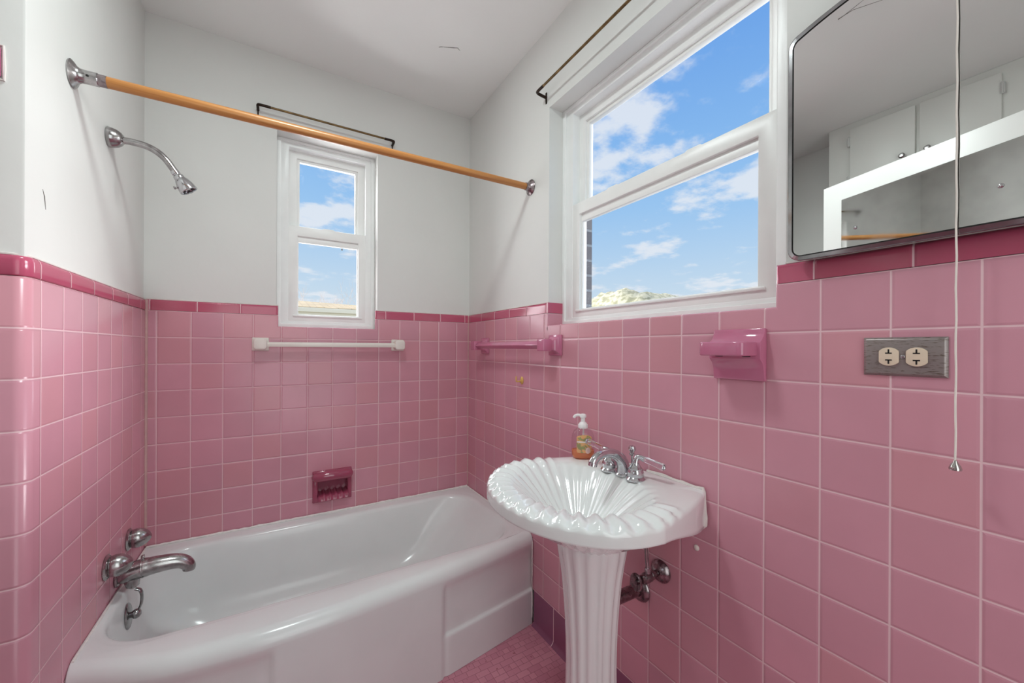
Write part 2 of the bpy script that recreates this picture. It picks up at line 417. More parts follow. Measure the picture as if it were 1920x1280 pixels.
for a0, a1, off in ((XL, bl, 0.05), (brt, 0.0, 0.024)):
    B().prism([(a0, T+0.001), (a1, T+0.001), (a1, CAPT), (a0, CAPT)], lambda u, v, w: (u, w, v), -0.001, 0.012).done('cap_trim', 'cap', wb, bevel=0.009, seg=4,
        bevsel=lambda e: front_bevel(-0.001, 1)(e) and not (max(v.co.z for v in e.verts) < T+0.01 or all(v.co.x > -0.001 for v in e.verts) or all(v.co.x < XL+0.001 for v in e.verts)),
        uv=lambda c, off=off: (-c.x-off, 0.02))
# right wall: tile, cap, base
rl, rr_ = -1.668, -0.791
poly = [(0, 0.15), (0, T), (rr_, T), (rr_, SILL), (rl, SILL), (rl, T), (YF, T), (YF, 0.15)]
B().prism(poly, lambda u, v, w: (w, u, v), 0.0, 0.012).done('tile_wainscot', 'tile', wr, bevel=0.007, seg=4,
    bevsel=lambda e: front_bevel(0.0, 0)(e) and min(v.co.z for v in e.verts) > 1.2 and -2.0 < e.verts[0].co.y < -0.3 and not (abs(e.verts[0].co.z-T)<1e-4 and abs(e.verts[1].co.z-T)<1e-4),
    uv=lambda c: (-c.y-0.1062, T-c.z))
for a0, a1, off in ((rr_, 0.0, 0.02), (YF, rl, 0.072)):
    B().prism([(a0, T+0.001), (a1, T+0.001), (a1, CAPT), (a0, CAPT)], lambda u, v, w: (w, u, v), -0.001, 0.012).done('cap_trim', 'cap', wr, bevel=0.011, seg=5,
        bevsel=lambda e: front_bevel(-0.001, 0)(e) and not (max(v.co.z for v in e.verts) < T+0.01 or all(v.co.y > -0.001 for v in e.verts) or all(v.co.y < YF+0.001 for v in e.verts)),
        uv=lambda c, off=off: (-c.y-off, 0.02))
b = B(); b.prism([(0.0, 0.15), (0.012, 0.15), (0.012, 0.0), (-0.014, 0.0), (-0.012, 0.003), (-0.004, 0.010), (-0.001, 0.02), (-0.001, 0.148)], lambda u, v, w: (u, w, v), -0.70, YF)
b.done('base_trim', 'base', wr, uv=lambda c: (-c.y-0.689, 0.02))
# tile returns on the reveal and the hidden sill
B().box(0.0, 0.085, rr_+0.0005, rr_+0.006, SILL-0.02, T).done('reveal_tile', 'tile', wr, uv=lambda c: (c.x+0.01, T-c.z))
B().box(0.0, 0.085, rr_-0.0005, rr_+0.006, T+0.001, CAPT).done('reveal_cap', 'cap', wr, uv=lambda c: (c.x+0.02, 0.02))
B().box(0.012, 0.085, rl, rr_, SILL-0.02, SILL-0.003).done('sill_tile', 'tile', wr, uv=lambda c: (-c.y-0.1062, c.x+0.02))
B().box(bl, brt, 0.012, 0.085, SILL-0.02, SILL-0.003).done('sill_tile', 'tile', wb, uv=lambda c: (-c.x-0.0761, c.y+0.02))
# left wall tile wraps round the wall end
RC = 0.024
path = [(XL, 0.0), (XL, YE+RC)] + [(XL-RC+RC*math.cos(R(-a)), YE+RC+RC*math.sin(R(-a))) for a in range(10, 91, 10)] + [(XW, YE)]
cum = [0]
for p, q in zip(path, path[1:]): cum.append(cum[-1]+math.hypot(q[0]-p[0], q[1]-p[1]))
def wrapwall(name, mat, prof, uoff):
    # prof: list of (inset, z); uv u = distance along the wall
    bm = bmesh.new(); L = bm.loops.layers.uv.new('tiles'); rows = []
    nrm = []
    for i, p in enumerate(path):
        if i <= 1: n = (1, 0)
        elif i >= len(path)-2: n = (0, -1)
        else:
            a = R(-10*(i-1)); n = (math.cos(a), math.sin(a))
        nrm.append(n)
    for ins, z in prof: rows.append([bm.verts.new((p[0]-n[0]*ins, p[1]-n[1]*ins, z)) for p, n in zip(path, nrm)])
    for k in range(len(rows)-1):
        for i in range(len(path)-1):
            f = bm.faces.new([rows[k][i], rows[k][i+1], rows[k+1][i+1], rows[k+1][i]]); f.smooth = True
            for l, (ii, kk) in zip(f.loops, ((i,k),(i+1,k),(i+1,k+1),(i,k+1))): l[L].uv = (cum[ii]+uoff, T-prof[kk][1] if mat == 'tile' else 0.02)
    bmesh.ops.recalc_face_normals(bm, faces=bm.faces)
    for f in bm.faces:
        c = f.calc_center_median()
        want = Vector((1, 0, 0)) if c.y > YE+0.02 else Vector((0, -1, 0))
        if f.normal.dot(want) < -0.2: f.normal_flip()
    me = bpy.data.meshes.new(name); bm.to_mesh(me); bm.free(); me.materials.append(M[mat])
    o = bpy.data.objects.new(name, me); C.objects.link(o); o.parent = wl; return o
wrapwall('tile_wainscot', 'tile', [(0.0, 0.0), (0.0, T-0.002), (0.003, T), (0.012, T)], -0.0565)
wrapwall('cap_trim', 'cap', [(0.012, T+0.0005), (0.0, T+0.001), (-0.001, T+0.003), (-0.001, CAPT-0.012), (0.0005, CAPT-0.006), (0.004, CAPT-0.0015), (0.009, CAPT), (0.016, CAPT)], -0.07)
# caulk beads in the tile corners
b = B(); b.tube([(XL+0.002, -0.002, 0.41), (XL+0.002, -0.002, 0.9), (XL+0.002, -0.002, CAPT-0.003)], 0.0062, 8); b.done('corner_caulk', 'cornercaulk', wl)
b = B(); b.tube([(-0.001, -0.001, 0.41), (-0.001, -0.001, 0.9), (-0.001, -0.001, CAPT-0.003)], 0.0032, 8); b.done('corner_caulk', 'cornercaulk', wr)
# thin paint/caulk line on top of the cap
b = B(); b.tube([(XL, 0.006, CAPT+0.001), (bl, 0.006, CAPT+0.001)], 0.0035, 6); b.tube([(brt, 0.006, CAPT+0.001), (0, 0.006, CAPT+0.001)], 0.003, 6); b.done('paint_line', 'caulk', wb)
b = B(); b.tube([(0.006, 0, CAPT+0.001), (0.006, rr_, CAPT+0.001)], 0.003, 6); b.tube([(0.006, rl-0.02, CAPT+0.001), (0.006, YF, CAPT+0.001)], 0.003, 6); b.done('paint_line', 'caulk', wr)
b = B(); b.tube([(XL-0.006, 0, CAPT+0.001), (XL-0.006, YE+0.03, CAPT+0.001), (XL-0.012, YE+0.012, CAPT+0.001), (XL-0.03, YE+0.006, CAPT+0.001), (XW, YE+0.006, CAPT+0.001)], 0.003, 6); b.done('paint_line', 'caulk', wl)

# ------------------------------------------------------------------ windows
def window(name, fn, W, j0, j1, g0, g1, ug0, ug1):
    """fn(a,z,d)->xyz; j0,j1 sash jambs; g0,g1 lower glass; ug0,ug1 upper glass"""
    root = senv(name, fn((j0+j1)/2, SILL, 0.09))
    h0, h1, z1 = W['h0'], W['h1'], W['z1']
    def bar(b, a0, a1, z0, zz, d0, d1):
        p = [fn(a0, z0, d0), fn(a1, zz, d1)]
        lo = [min(q) for q in zip(*p)]; hi = [max(q) for q in zip(*p)]
        b.box(lo[0], hi[0], lo[1], hi[1], lo[2], hi[2])
    def ring(b, a0, a1, z0, zz, ia0, ia1, iz0, iz1, d0, d1):
        secs = []
        for (oa, oz), (pa_, pz) in zip(((a0, z0), (a1, z0), (a1, zz), (a0, zz)), ((ia0, iz0), (ia1, iz0), (ia1, iz1), (ia0, iz1))):
            secs.append([b.bm.verts.new(fn(*q)) for q in ((oa, oz, d0), (oa, oz, d1), (pa_, pz, d1), (pa_, pz, d0))])
        for i in range(4):
            p, q = secs[i], secs[(i+1) % 4]
            for k in range(4): b.bm.faces.new([p[k], q[k], q[(k+1) % 4], p[(k+1) % 4]])
    t = 0.018
    b = B(); ring(b, h0, h1, W['z0'], z1, h0+t, h1-t, 1.332, z1-0.012, 0.078, 0.17); b.done('frame', 'paint', root, bevel=0.002, seg=2)
    b = B(); ring(b, h0+t-0.004, h1-t+0.004, 1.326, z1-0.008, j0+0.004, j1-0.004, 1.345, z1-0.034, 0.086, 0.165); b.done('stop', 'paint', root, bevel=0.0025, seg=2)
    # lower sash
    zb, zm0, zm1 = 1.336, 1.768, 1.815
    b = B(); ring(b, j0, j1, zb, zm1, g0, g1, 1.372, zm0, 0.088, 0.122)
    ls = b.done('lower_sash', 'vinyl', root, bevel=0.002, seg=2)
    b = B(); ring(b, g0-0.001, g1+0.001, 1.371, zm0+0.001, g0+0.004, g1-0.004, 1.380, 1.738, 0.099, 0.118)
    b.done('glazing_bead', 'vinyl', ls, bevel=0.0015)
    b = B(); bar(b, g0-0.02, g1+0.02, 1.366, 1.375, 0.082, 0.09); b.done('lift_rail', 'vinyl', ls, bevel=0.002)
    b = B(); bar(b, g0+0.001, g1-0.001, 1.374, 1.745, 0.108, 0.111); b.done('pane', 'pane', ls)
    # upper sash
    b = B(); ring(b, j0, j1, 1.775, 2.205, ug0-0.012, ug1+0.012, 1.822, 2.165, 0.124, 0.158)
    us = b.done('upper_sash', 'vinyl', root, bevel=0.002, seg=2)
    b = B(); ring(b, ug0-0.013, ug1+0.013, 1.82, 2.167, ug0, ug1, 1.828, 2.152, 0.134, 0.156); b.done('glazing_bead', 'vinyl', us, bevel=0.0015)
    b = B(); bar(b, ug0-0.002, ug1+0.002, 1.826, 2.155, 0.144, 0.147); b.done('pane', 'pane', us)
    # two low tilt latches on the meeting rail
    W_ = abs(j1-j0)
    for q in ((0.5,) if W_ < 0.5 else (0.3, 0.72)):
        ac = j0+W_*q; b = B()
        poly = [(-0.035, 0), (-0.022, 0.008), (0.022, 0.008), (0.035, 0)]
        b.prism(poly, lambda u, v, w: fn(ac+u, zm1-0.001+v, w), 0.094, 0.118); b.done('tilt_latch', 'vinyl', ls, bevel=0.001)
    return root
w1 = window('window_1', fB, W1, -0.930, -0.564, -0.887, -0.603, -0.878, -0.613)
w2 = window('window_2', fR, W2, -1.633, -0.842, -1.585, -0.888, -1.588, -0.893)
b = B(); b.lathe((-0.68, 0.12, 1.744), (0,0,-1), [(0.0,0.0),(0.002,0.001),(0.0018,0.006),(0.0035,0.010),(0.004,0.014),(0.0,0.018)], 10); b.done('shade_hook', 'dark', w1)

# ------------------------------------------------------------------ bathtub
def tubloop(xl, xr, yf, yb, r, z, bow=0.0, off=None, nf=150, ns=36, nk=12):
    pts = []
    r0 = r
    def seg(p, q, n): return [(p[0]+(q[0]-p[0])*i/n, p[1]+(q[1]-p[1])*i/n) for i in range(n)]
    def cor(cx, cy, a0): return [(cx+r*math.cos(R(a0+90*i/nk)), cy+r*math.sin(R(a0+90*i/nk))) for i in range(nk)]
    pts += seg((xl+r, yf), (xr-r, yf), nf) + cor(xr-r, yf+r, -90)
    pts += seg((xr, yf+r), (xr, yb-r), ns) + cor(xr-r, yb-r, 0)
    pts += seg((xr-r, yb), (xl+r, yb), nf) + cor(xl+r, yb-r, 90)
    pts += seg((xl, yb-r), (xl, yf+r), ns) + cor(xl+r, yf+r, 180)
    res = []
    for x, y in pts:
        w = max(0, min(1, (yb-y)/(yb-yf)))
        yy = y
        if bow: yy += bow*(smoothlerp(FRONT, x)-(-0.69))*w
        if off: yy += off(x, z)*(1 if w > 0.93 else 0)
        res.append((x, yy, z))
    return res
FRONT = [(-1.6,-0.66),(-1.431,-0.705),(-1.235,-0.79),(-0.99,-0.815),(-0.78,-0.805),(-0.44,-0.765),(-0.1,-0.708),(0.0,-0.69),(0.2,-0.65)]
def apron(x, z):
    top = 1-sstep(0.315, 0.352, z)
    ctr = sstep(-1.0, -0.985, x)*(1-sstep(-0.447, -0.432, x))
    low = (1-sstep(0.145, 0.160, z))
    groove = math.exp(-((x+0.438)/0.006)**2)+math.exp(-((x+0.992)/0.006)**2)
    return top*(0.011*(1-max(ctr, low*0.8)) + 0.007*groove) - 0.003
TX0, TX1 = XL+0.0015, -0.0015
tub = thing('bathtub', 'white enamelled alcove bathtub with a bowed front apron under the small window', 'bathtub', ((TX0+TX1)/2, -0.36, 0))
loops = []
for z in [0.001, 0.02, 0.05, 0.09, 0.125, 0.14, 0.147, 0.152, 0.157, 0.163, 0.18, 0.22, 0.27, 0.31, 0.322, 0.334, 0.346, 0.356]:
    loops.append(tubloop(TX0, TX1, -0.69, -0.0015, 0.004, z, 1.0, apron))
rt = 0.042
for a in range(0, 91, 15):
    ins = rt*(1-math.cos(R(a))); zz = 0.358+rt*math.sin(R(a))
    k = 1-ins*0.0
    loops.append(tubloop(TX0, TX1, -0.693+ins, -0.0015, 0.004, zz, 1.0))
IX0, IX1, IYF, IYB = -1.414, -0.030, -0.668, -0.045
loops.append(tubloop(IX0-0.010, IX1+0.012, IYF-0.016, IYB+0.016, 0.15, 0.3995))
loops.append(tubloop(IX0-0.006, IX1+0.006, IYF-0.009, IYB+0.009, 0.15, 0.398))
for a in range(0, 76, 15):
    rr = 0.024
    loops.append(tubloop(IX0+rr*math.sin(R(a))*0.4, IX1-rr*math.sin(R(a))*1.3, IYF+rr*math.sin(R(a)), IYB-rr*math.sin(R(a)), 0.15, 0.396-rr*(1-math.cos(R(a)))))
for f in (0.15, 0.3, 0.45, 0.6, 0.75, 0.88, 0.96):
    z = 0.375-(0.375-0.075)*f
    e = f**1.0; q = 0.0 if f < 0.75 else (f-0.75)*0.25
    loops.append(tubloop(IX0+0.0095+0.02*e+q, IX1-0.035-0.26*e**0.9-q, IYF+0.022+0.05*e+q, IYB-0.022-0.05*e-q, 0.15, z))
loops.append(tubloop(-1.30, -0.42, -0.50, -0.19, 0.12, 0.058))
loops.append(tubloop(-1.15, -0.6, -0.42, -0.27, 0.06, 0.056))
b = B(); b.rings(loops, cap0=False); b.done('basin_shell', 'enamel', tub, sharp=60)
b = B(); b.lathe((-1.3995, -0.340, 0.312), (1, 0, 0.06), [(0.0,-0.004),(0.034,-0.004),(0.036,0.001),(0.033,0.004),(0.020,0.006),(0.0,0.007)], 36, sx=1.18, sy=0.98)
ov = b.done('overflow_plate', 'leverchrome', tub)
b = B(); b.lathe((-1.394, -0.343, 0.315), (1, -0.05, 0.05), [(0.009,0.0),(0.010,0.006),(0.014,0.011),(0.0155,0.017),(0.013,0.024),(0.006,0.029),(0,0.030)], 24); b.done('lever_boss', 'leverchrome', ov)
b = B(); b.tube(catmull([(-1.376,-0.343,0.318),(-1.366,-0.342,0.345),(-1.365,-0.340,0.372),(-1.370,-0.338,0.390),(-1.382,-0.336,0.396)], 6), [0.007]*6+[0.0085]*8+[0.0095]*11, 12, flat=0.5, up=(1,0,0)); b.done('trip_lever', 'leverchrome', ov)
# ragged sealant along the wall edges
random.seed(5)
def bead(pts, r, jit):
    q = []
    for a, c in zip(pts, pts[1:]):
        a, c = Vector(a), Vector(c); n = max(2, int((c-a).length/0.018))
        q += [a+(c-a)*(i/n) for i in range(n)]
    q.append(Vector(pts[-1]))
    return [p+Vector((random.uniform(-jit,jit), random.uniform(-jit,jit), random.uniform(-jit,jit))) for p in q], [r*random.uniform(0.7, 1.25) for _ in q]
b = B()
p, r = bead([(XL+0.006, -0.68, 0.400), (XL+0.006, -0.007, 0.401)], 0.003, 0.0006); b.tube(p, r, 8)
p, r = bead([(XL+0.008, -0.0072, 0.4035), (-0.008, -0.0072, 0.4035)], 0.0052, 0.0008); b.tube(p, r, 8)
p, r = bead([(-0.006, -0.007, 0.401), (-0.006, -0.67, 0.398), (-0.006, -0.692, 0.36), (-0.006, -0.692, 0.03)], 0.003, 0.0006); b.tube(p, r, 8)
b.done('sealant_bead', 'sealant', tub)

# ------------------------------------------------------------------ bath fittings on the left wall
def tubvalve(y, z, label):
    t = thing('bath_valve', label, 'tap', (XL, y, z), 'chrome bath valves on the left wall')
    b = B(); b.lathe((XL, y, z), (1,0,0), [(0.0,0.0),(0.037,0.0),(0.0385,0.003),(0.034,0.007),(0.029,0.010),(0.0,0.0105)], 36); b.done('escutcheon', 'chromeold', t)
    b = B(); b.lathe((XL, y, z), (1,0,0.02), [(0.027,0.0095),(0.0305,0.013),(0.0325,0.021),(0.0320,0.030),(0.0290,0.040),(0.0235,0.050),(0.0158,0.058),(0.007,0.063),(0.0,0.0645)], 36,
        mod=lambda a, h: 1+0.045*math.cos(2*a)); b.done('knob', 'chromeold', t)
    return t
tubvalve(-0.207, 0.520, 'egg-shaped chrome bath valve knob nearer the back corner')
tubvalve(-0.425, 0.524, 'egg-shaped chrome bath valve knob beside the tub spout, nearer the room')
sp = thing('bath_spout', 'chrome bath spout with a diverter tab over the tub', 'spout', (XL, -0.330, 0.45))
b = B(); b.lathe((XL, -0.330, 0.446), (1,0,0), [(0.0,0.0),(0.030,0.0),(0.032,0.004),(0.028,0.008),(0.0,0.009)], 32); b.done('escutcheon', 'chromedark', sp)
pts = catmull([(-1.424,-0.330,0.449),(-1.40,-0.330,0.453),(-1.37,-0.330,0.458),(-1.33,-0.330,0.461),(-1.285,-0.328,0.459),(-1.258,-0.327,0.450),(-1.243,-0.327,0.432),(-1.243,-0.327,0.418)], 6)
n = len(pts); rad = [lerp([(0,0.026),(6,0.030),(14,0.031),(15,0.0295),(30,0.0225),(36,0.0200),(42,0.0180)], i) for i in range(n)]
b = B(); b.tube(pts, rad, 24); b.done('spout_body', 'chromeold', sp)
b = B(); b.tube([(-1.392,-0.330,0.45),(-1.391,-0.330,0.422),(-1.390,-0.330,0.406),(-1.390,-0.330,0.399)], [0.024,0.021,0.017,0.008], 20); b.done('valve_bulge', 'chromeold', sp)
b = B(); b.lathe((-1.365, -0.330, 0.4585), (1,0,0.06), [(0.0,-0.002),(0.0318,-0.002),(0.0318,0.002),(0.0,0.002)], 28); b.box(-1.369,-1.361,-0.336,-0.324,0.486,0.502); b.done('diverter', 'chromeold', sp, bevel=0.0008)

sh = thing('wall_shower', 'chrome shower head on a curved arm high on the left wall', 'shower', (XL-0.008, -0.393, 1.88))
b = B(); b.lathe((XL-0.008, -0.393, 1.881), (1,0,0), [(0.0,0.0),(0.030,0.0),(0.0315,0.003),(0.030,0.012),(0.0265,0.023),(0.020,0.032),(0.013,0.037),(0.0,0.038)], 36); b.done('flange', 'chromeold', sh)
b = B(); b.tube(catmull([(XL+0.018,-0.393,1.8785),(-1.385,-0.393,1.8800),(-1.350,-0.393,1.8765),(-1.322,-0.393,1.865),(-1.300,-0.393,1.846),(-1.283,-0.393,1.822),(-1.272,-0.393,1.804)], 8), 0.0105, 20); b.done('arm', 'chromeold', sh)
dd = Vector((0.55, 0, -0.83)).normalized(); o = Vector((-1.276,-0.393,1.810))
b = B(); b.lathe(o, dd, [(0.0,0.0),(0.012,0.0),(0.0125,0.010),(0.0115,0.011),(0.0115,0.014),(0.0145,0.017),(0.0155,0.023),(0.0150,0.029),(0.0180,0.031),(0.0215,0.040),(0.0250,0.055),(0.0268,0.068),(0.0268,0.071),(0.0225,0.072),(0.0215,0.066),(0.0,0.066)], 36)
hd = b.done('spray_head', 'chrome', sh)
b = B()
for k in range(6):
    a = k*math.pi/3; u = Vector((0,1,0)); w = dd.cross(u)
    q = o+dd*0.0660+u*(0.0140*math.cos(a))+w*(0.0140*math.sin(a)); b.lathe(q, dd, [(0.0,-0.002),(0.0042,-0.002),(0.0042,0.002),(0.0,0.002)], 12)
b.done('nozzle', 'slot', hd)
b = B(); q = o+dd*0.052; b.tube([q+Vector((-0.012,0,-0.006)), q+Vector((-0.030,0,-0.014))], 0.003, 10); b.tube([q+Vector((-0.028,-0.009,-0.013)), q+Vector((-0.028,0.009,-0.013))], 0.0028, 8); b.done('spray_lever', 'chromeold', hd)

# shower rod
rd = thing('shower_rod', 'long amber-coloured shower curtain rod with chrome end flanges spanning the tub', 'shower rod', (-0.72, -0.655, 1.93))
pa, pb = Vector((XL-0.008, -0.655, 1.926)), Vector((0.008, -0.647, 1.942)); ax = (pb-pa).normalized()
b = B(); b.tube([pa+ax*0.052, pa+ax*0.06, pb-ax*0.05, pb-ax*0.028], 0.0145, 28); b.done('rod', 'amber', rd)
fl = [(0.0,0.0),(0.034,0.0),(0.035,0.003),(0.030,0.007),(0.021,0.012),(0.0175,0.018),(0.0168,0.03),(0.0168,0.050)]
b = B(); b.lathe(pa, ax, fl+[(0.0155,0.0515),(0.0,0.0515)], 36); e = b.done('end_flange', 'chromeold', rd)
b = B(); b.lathe(pa+ax*0.05, ax, [(0.0,0),(0.0152,0),(0.0152,0.018),(0.0,0.018)], 28); b.done('rod_ferrule', 'chromedark', e)
b = B(); b.lathe(pa+ax*0.034+Vector((0,-0.0165,-0.003)), (0,-1,-0.2), [(0.0,0),(0.003,0),(0.003,0.0015),(0,0.002)], 12); b.done('set_screw', 'slot', e)
b = B(); b.lathe(pb, -ax, [(0.0,0.0),(0.034,0.0),(0.035,0.003),(0.030,0.007),(0.021,0.012),(0.0175,0.018),(0.0168,0.030),(0.0,0.030)], 36); b.done('end_flange', 'chromedark', rd)

# ------------------------------------------------------------------ café curtain rods over the windows
def curtain_rod(label, A, Bp, out, r=0.0048, ferr=True):
    A, Bp, out = Vector(A), Vector(Bp), Vector(out)
    t = thing('curtain_rod', label, 'curtain rod', (A+Bp)/2-out)
    d = (Bp-A).normalized()
    b = B(); b.tube([A+d*0.035, (A+Bp)/2, Bp-d*0.035], r, 12); b.done('rod', 'bronze', t)
    for E_, s in ((A, d), (Bp, -d)):
        b = B(); b.tube(catmull([E_-out*0.98+Vector((0,0,-0.004)), E_-out*0.5+Vector((0,0,-0.003)), E_-out*0.12+s*0.001, E_+s*0.012, E_+s*0.05], 5), r*1.25, 10)
        b.tube(catmull([E_-out*0.97+Vector((0,0,0.016)), E_-out*0.95, E_-out*0.96+Vector((0,0,-0.016)), E_-out*0.99+Vector((0,0,-0.030))], 4), r*1.0, 8, flat=0.6)
        b.done('bracket', 'darkbronze', t)
    return t
curtain_rod('thin brass curtain rod above the small back window', (-1.052,-0.036,2.300), (-0.448,-0.036,2.300), (0,-0.044,0))
curtain_rod('thin brown curtain rod above the large right window', (-0.045,-0.765,2.288), (-0.045,-1.72,2.300), (-0.053,0,0))

# ------------------------------------------------------------------ towel bars
wt = thing('towel_bar', 'white plastic towel bar on the tiled back wall below the small window', 'towel bar', (-0.73, 0, 1.228))
for x in (-1.038, -0.418):
    b = B(); b.box(x-0.033, x+0.033, -0.007, 0.0, 1.198, 1.258); p = b.done('wall_plate', 'whiteplastic', wt, bevel=0.004, seg=3)
    b = B(); b.prism([(x-0.026,1.212),(x-0.018,1.203),(x+0.018,1.203),(x+0.026,1.212),(x+0.026,1.244),(x+0.018,1.253),(x-0.018,1.253),(x-0.026,1.244)], lambda u, v, w: (u, w, v), -0.006, -0.062); b.done('post', 'whiteplastic', p, bevel=0.008, seg=3)
b = B(); b.prism([(-0.0115,-0.011),(0.0115,-0.011),(0.0115,0.002),(0.006,0.011),(-0.006,0.011),(-0.0115,0.002)], lambda u, v, w: (w, -0.042+u, 1.227+v), -1.014, -0.442); b.done('bar', 'whiteplastic', wt, bevel=0.0015)

pt = thing('towel_bar', 'pink ceramic towel bar with square flared posts on the right wall', 'towel bar', (0, -0.53, 1.228))
for y in (-0.225, -0.850):
    b = B(); b.box(-0.009, 0.0, y-0.042, y+0.042, 1.228-0.042, 1.228+0.042); p = b.done('wall_plate', 'ceramic', pt, bevel=0.003, seg=2)
    rings_ = []
    for x, h in ((-0.008,0.036),(-0.014,0.0285),(-0.022,0.0225),(-0.032,0.0195),(-0.040,0.0190),(-0.040,0.0235),(-0.078,0.0235),(-0.080,0.0215)):
        rings_.append([(x, y-h, 1.228-h), (x, y+h, 1.228-h), (x, y+h, 1.228+h), (x, y-h, 1.228+h)])
    b = B(); b.rings(rings_); b.done('post', 'ceramic', p, bevel=0.002, seg=2, ang=40)
h = 0.0165
b = B(); b.prism([(-h,0),(0,-h),(h,0),(0,h)], lambda u, v, w: (-0.060+u, w, 1.228+v), -0.247, -0.828); b.done('bar', 'ceramic', pt, bevel=0.002)

hk = thing('wall_hook', 'small yellow brass hook with an oval plate on the right wall tile', 'hook', (0, -0.589, 1.068))
b = B(); b.lathe((0, -0.594, 1.066), (-1,0,0), [(0.0,0.0),(0.013,0.0),(0.0135,0.003),(0.010,0.006),(0.0,0.007)], 24, sx=1.35, sy=0.9); b.done('back_plate', 'brass', hk)
b = B(); b.tube(catmull([(-0.004,-0.594,1.062),(-0.016,-0.592,1.062),(-0.026,-0.590,1.062),(-0.030,-0.590,1.068),(-0.030,-0.590,1.086)], 5), 0.0034, 10); b.done('hook_arm', 'brass', hk)

# ------------------------------------------------------------------ recessed soap dish, back wall
sd = thing('soap_dish', 'deep rose recessed ceramic soap dish in the back wall over the tub', 'soap dish', (-0.735, 0, 0.455))
x0, x1, z0, z1 = -0.824, -0.646, 0.458, 0.612
fr = B()
ox = [(x0,z0),(x1,z0),(x1,z1),(x0,z1)]; ix = [(x0+0.024,z0+0.03),(x1-0.020,z0+0.03),(x1-0.020,z1-0.047),(x0+0.024,z1-0.047)]
rg = []
for (s_, y) in ((0.0, 0.0), (0.0, -0.006), (0.25, -0.012), (0.8, -0.013), (1.0, -0.006), (1.0, 0.050)):
    rg.append([(a[0]+(c[0]-a[0])*s_, y, a[1]+(c[1]-a[1])*s_) for a, c in zip(ox, ix)])
fr.rings(rg, cap0=False, cap1=False); fr.done('rim', 'ceramicdark', sd, bevel=0.005, seg=3, ang=25)
b = B(); b.box(ix[0][0]-0.001, ix[1][0]+0.001, 0.049, 0.053, ix[0][1]-0.001, ix[2][1]+0.001); b.done('recess_back', 'ceramicdark', sd)
b = B(); b.tube([(x0+0.004,-0.012,z1-0.028),(x0+0.012,-0.020,z1-0.025),(x0+0.024,-0.023,z1-0.024),(x1-0.022,-0.023,z1-0.024),(x1-0.011,-0.020,z1-0.025),(x1-0.004,-0.012,z1-0.028)], [0.012,0.021,0.0245,0.0245,0.021,0.012], 18); b.done('grab_lip', 'ceramicdark', sd)
b = B(); n = 46; tops = []
xs0, xs1 = ix[0][0]+0.0005, ix[1][0]-0.0005
rows = []
for (y, up_) in ((0.048, 0.012), (0.01, 0.008), (-0.012, 0.006), (-0.024, 0.0)):
    rows.append([(xs0+(xs1-xs0)*i/n, y, ix[0][1]-0.004+up_+0.008*abs(math.cos(math.pi*5*i/n))**3) for i in range(n+1)])
rows.append([(xs0+(xs1-xs0)*i/n, -0.026, z0+0.010) for i in range(n+1)]); rows.append([(xs0+(xs1-xs0)*i/n, -0.012, z0+0.004) for i in range(n+1)])
b.rings(rows, closed=False, cap0=False, cap1=False); b.done('ribbed_tray', 'ceramicdark', sd, sharp=70)

# ------------------------------------------------------------------ toothbrush and tumbler holder, right wall
th = thing('toothbrush_holder', 'pink ceramic bracket shelf on the right wall left of the outlet', 'holder', (0, -1.59, 1.138))
y0, y1 = -1.528, -1.652
b = B()
prof = [(0.0,1.140),(0.010,1.140),(0.011,1.146),(0.013,1.165),(0.018,1.180),(0.030,1.192),(0.030,1.200),(0.030,1.224),(0.030,1.232),(0.022,1.238),(0.014,1.248),(0.011,1.258),(0.010,1.264),(0.0,1.264)]
b.prism(prof, lambda u, v, w: (-u, w, v), y0, y1); b.done('bracket', 'ceramic', th, bevel=0.0025, seg=2, ang=50)
sa_, sb_, sd_, sr_ = y0-0.004, y1+0.008, 0.076, 0.016
b = B(); b.prism([(0.0,sa_),(0.0,sb_)]+[(sd_-sr_+sr_*math.sin(R(a)), sb_+sr_-sr_*math.cos(R(a))) for a in (0, 30, 60, 90)]+[(sd_-sr_+sr_*math.cos(R(a)), sa_-sr_+sr_*math.sin(R(a))) for a in (0, 30, 60, 90)], lambda u, v, w: (-u-0.011, v, w), 1.199, 1.232)
b.done('shelf', 'ceramic', th, bevel=0.004, seg=3, ang=50)
for y in (-1.565, -1.630):
    b = B(); b.lathe((-0.048, y, 1.2005), (0,0,-1), [(0.0,0.0),(0.0075,0.0),(0.009,0.003),(0.006,0.0035),(0.0,0.0035)], 16); b.done('brush_hole', 'slot', th)

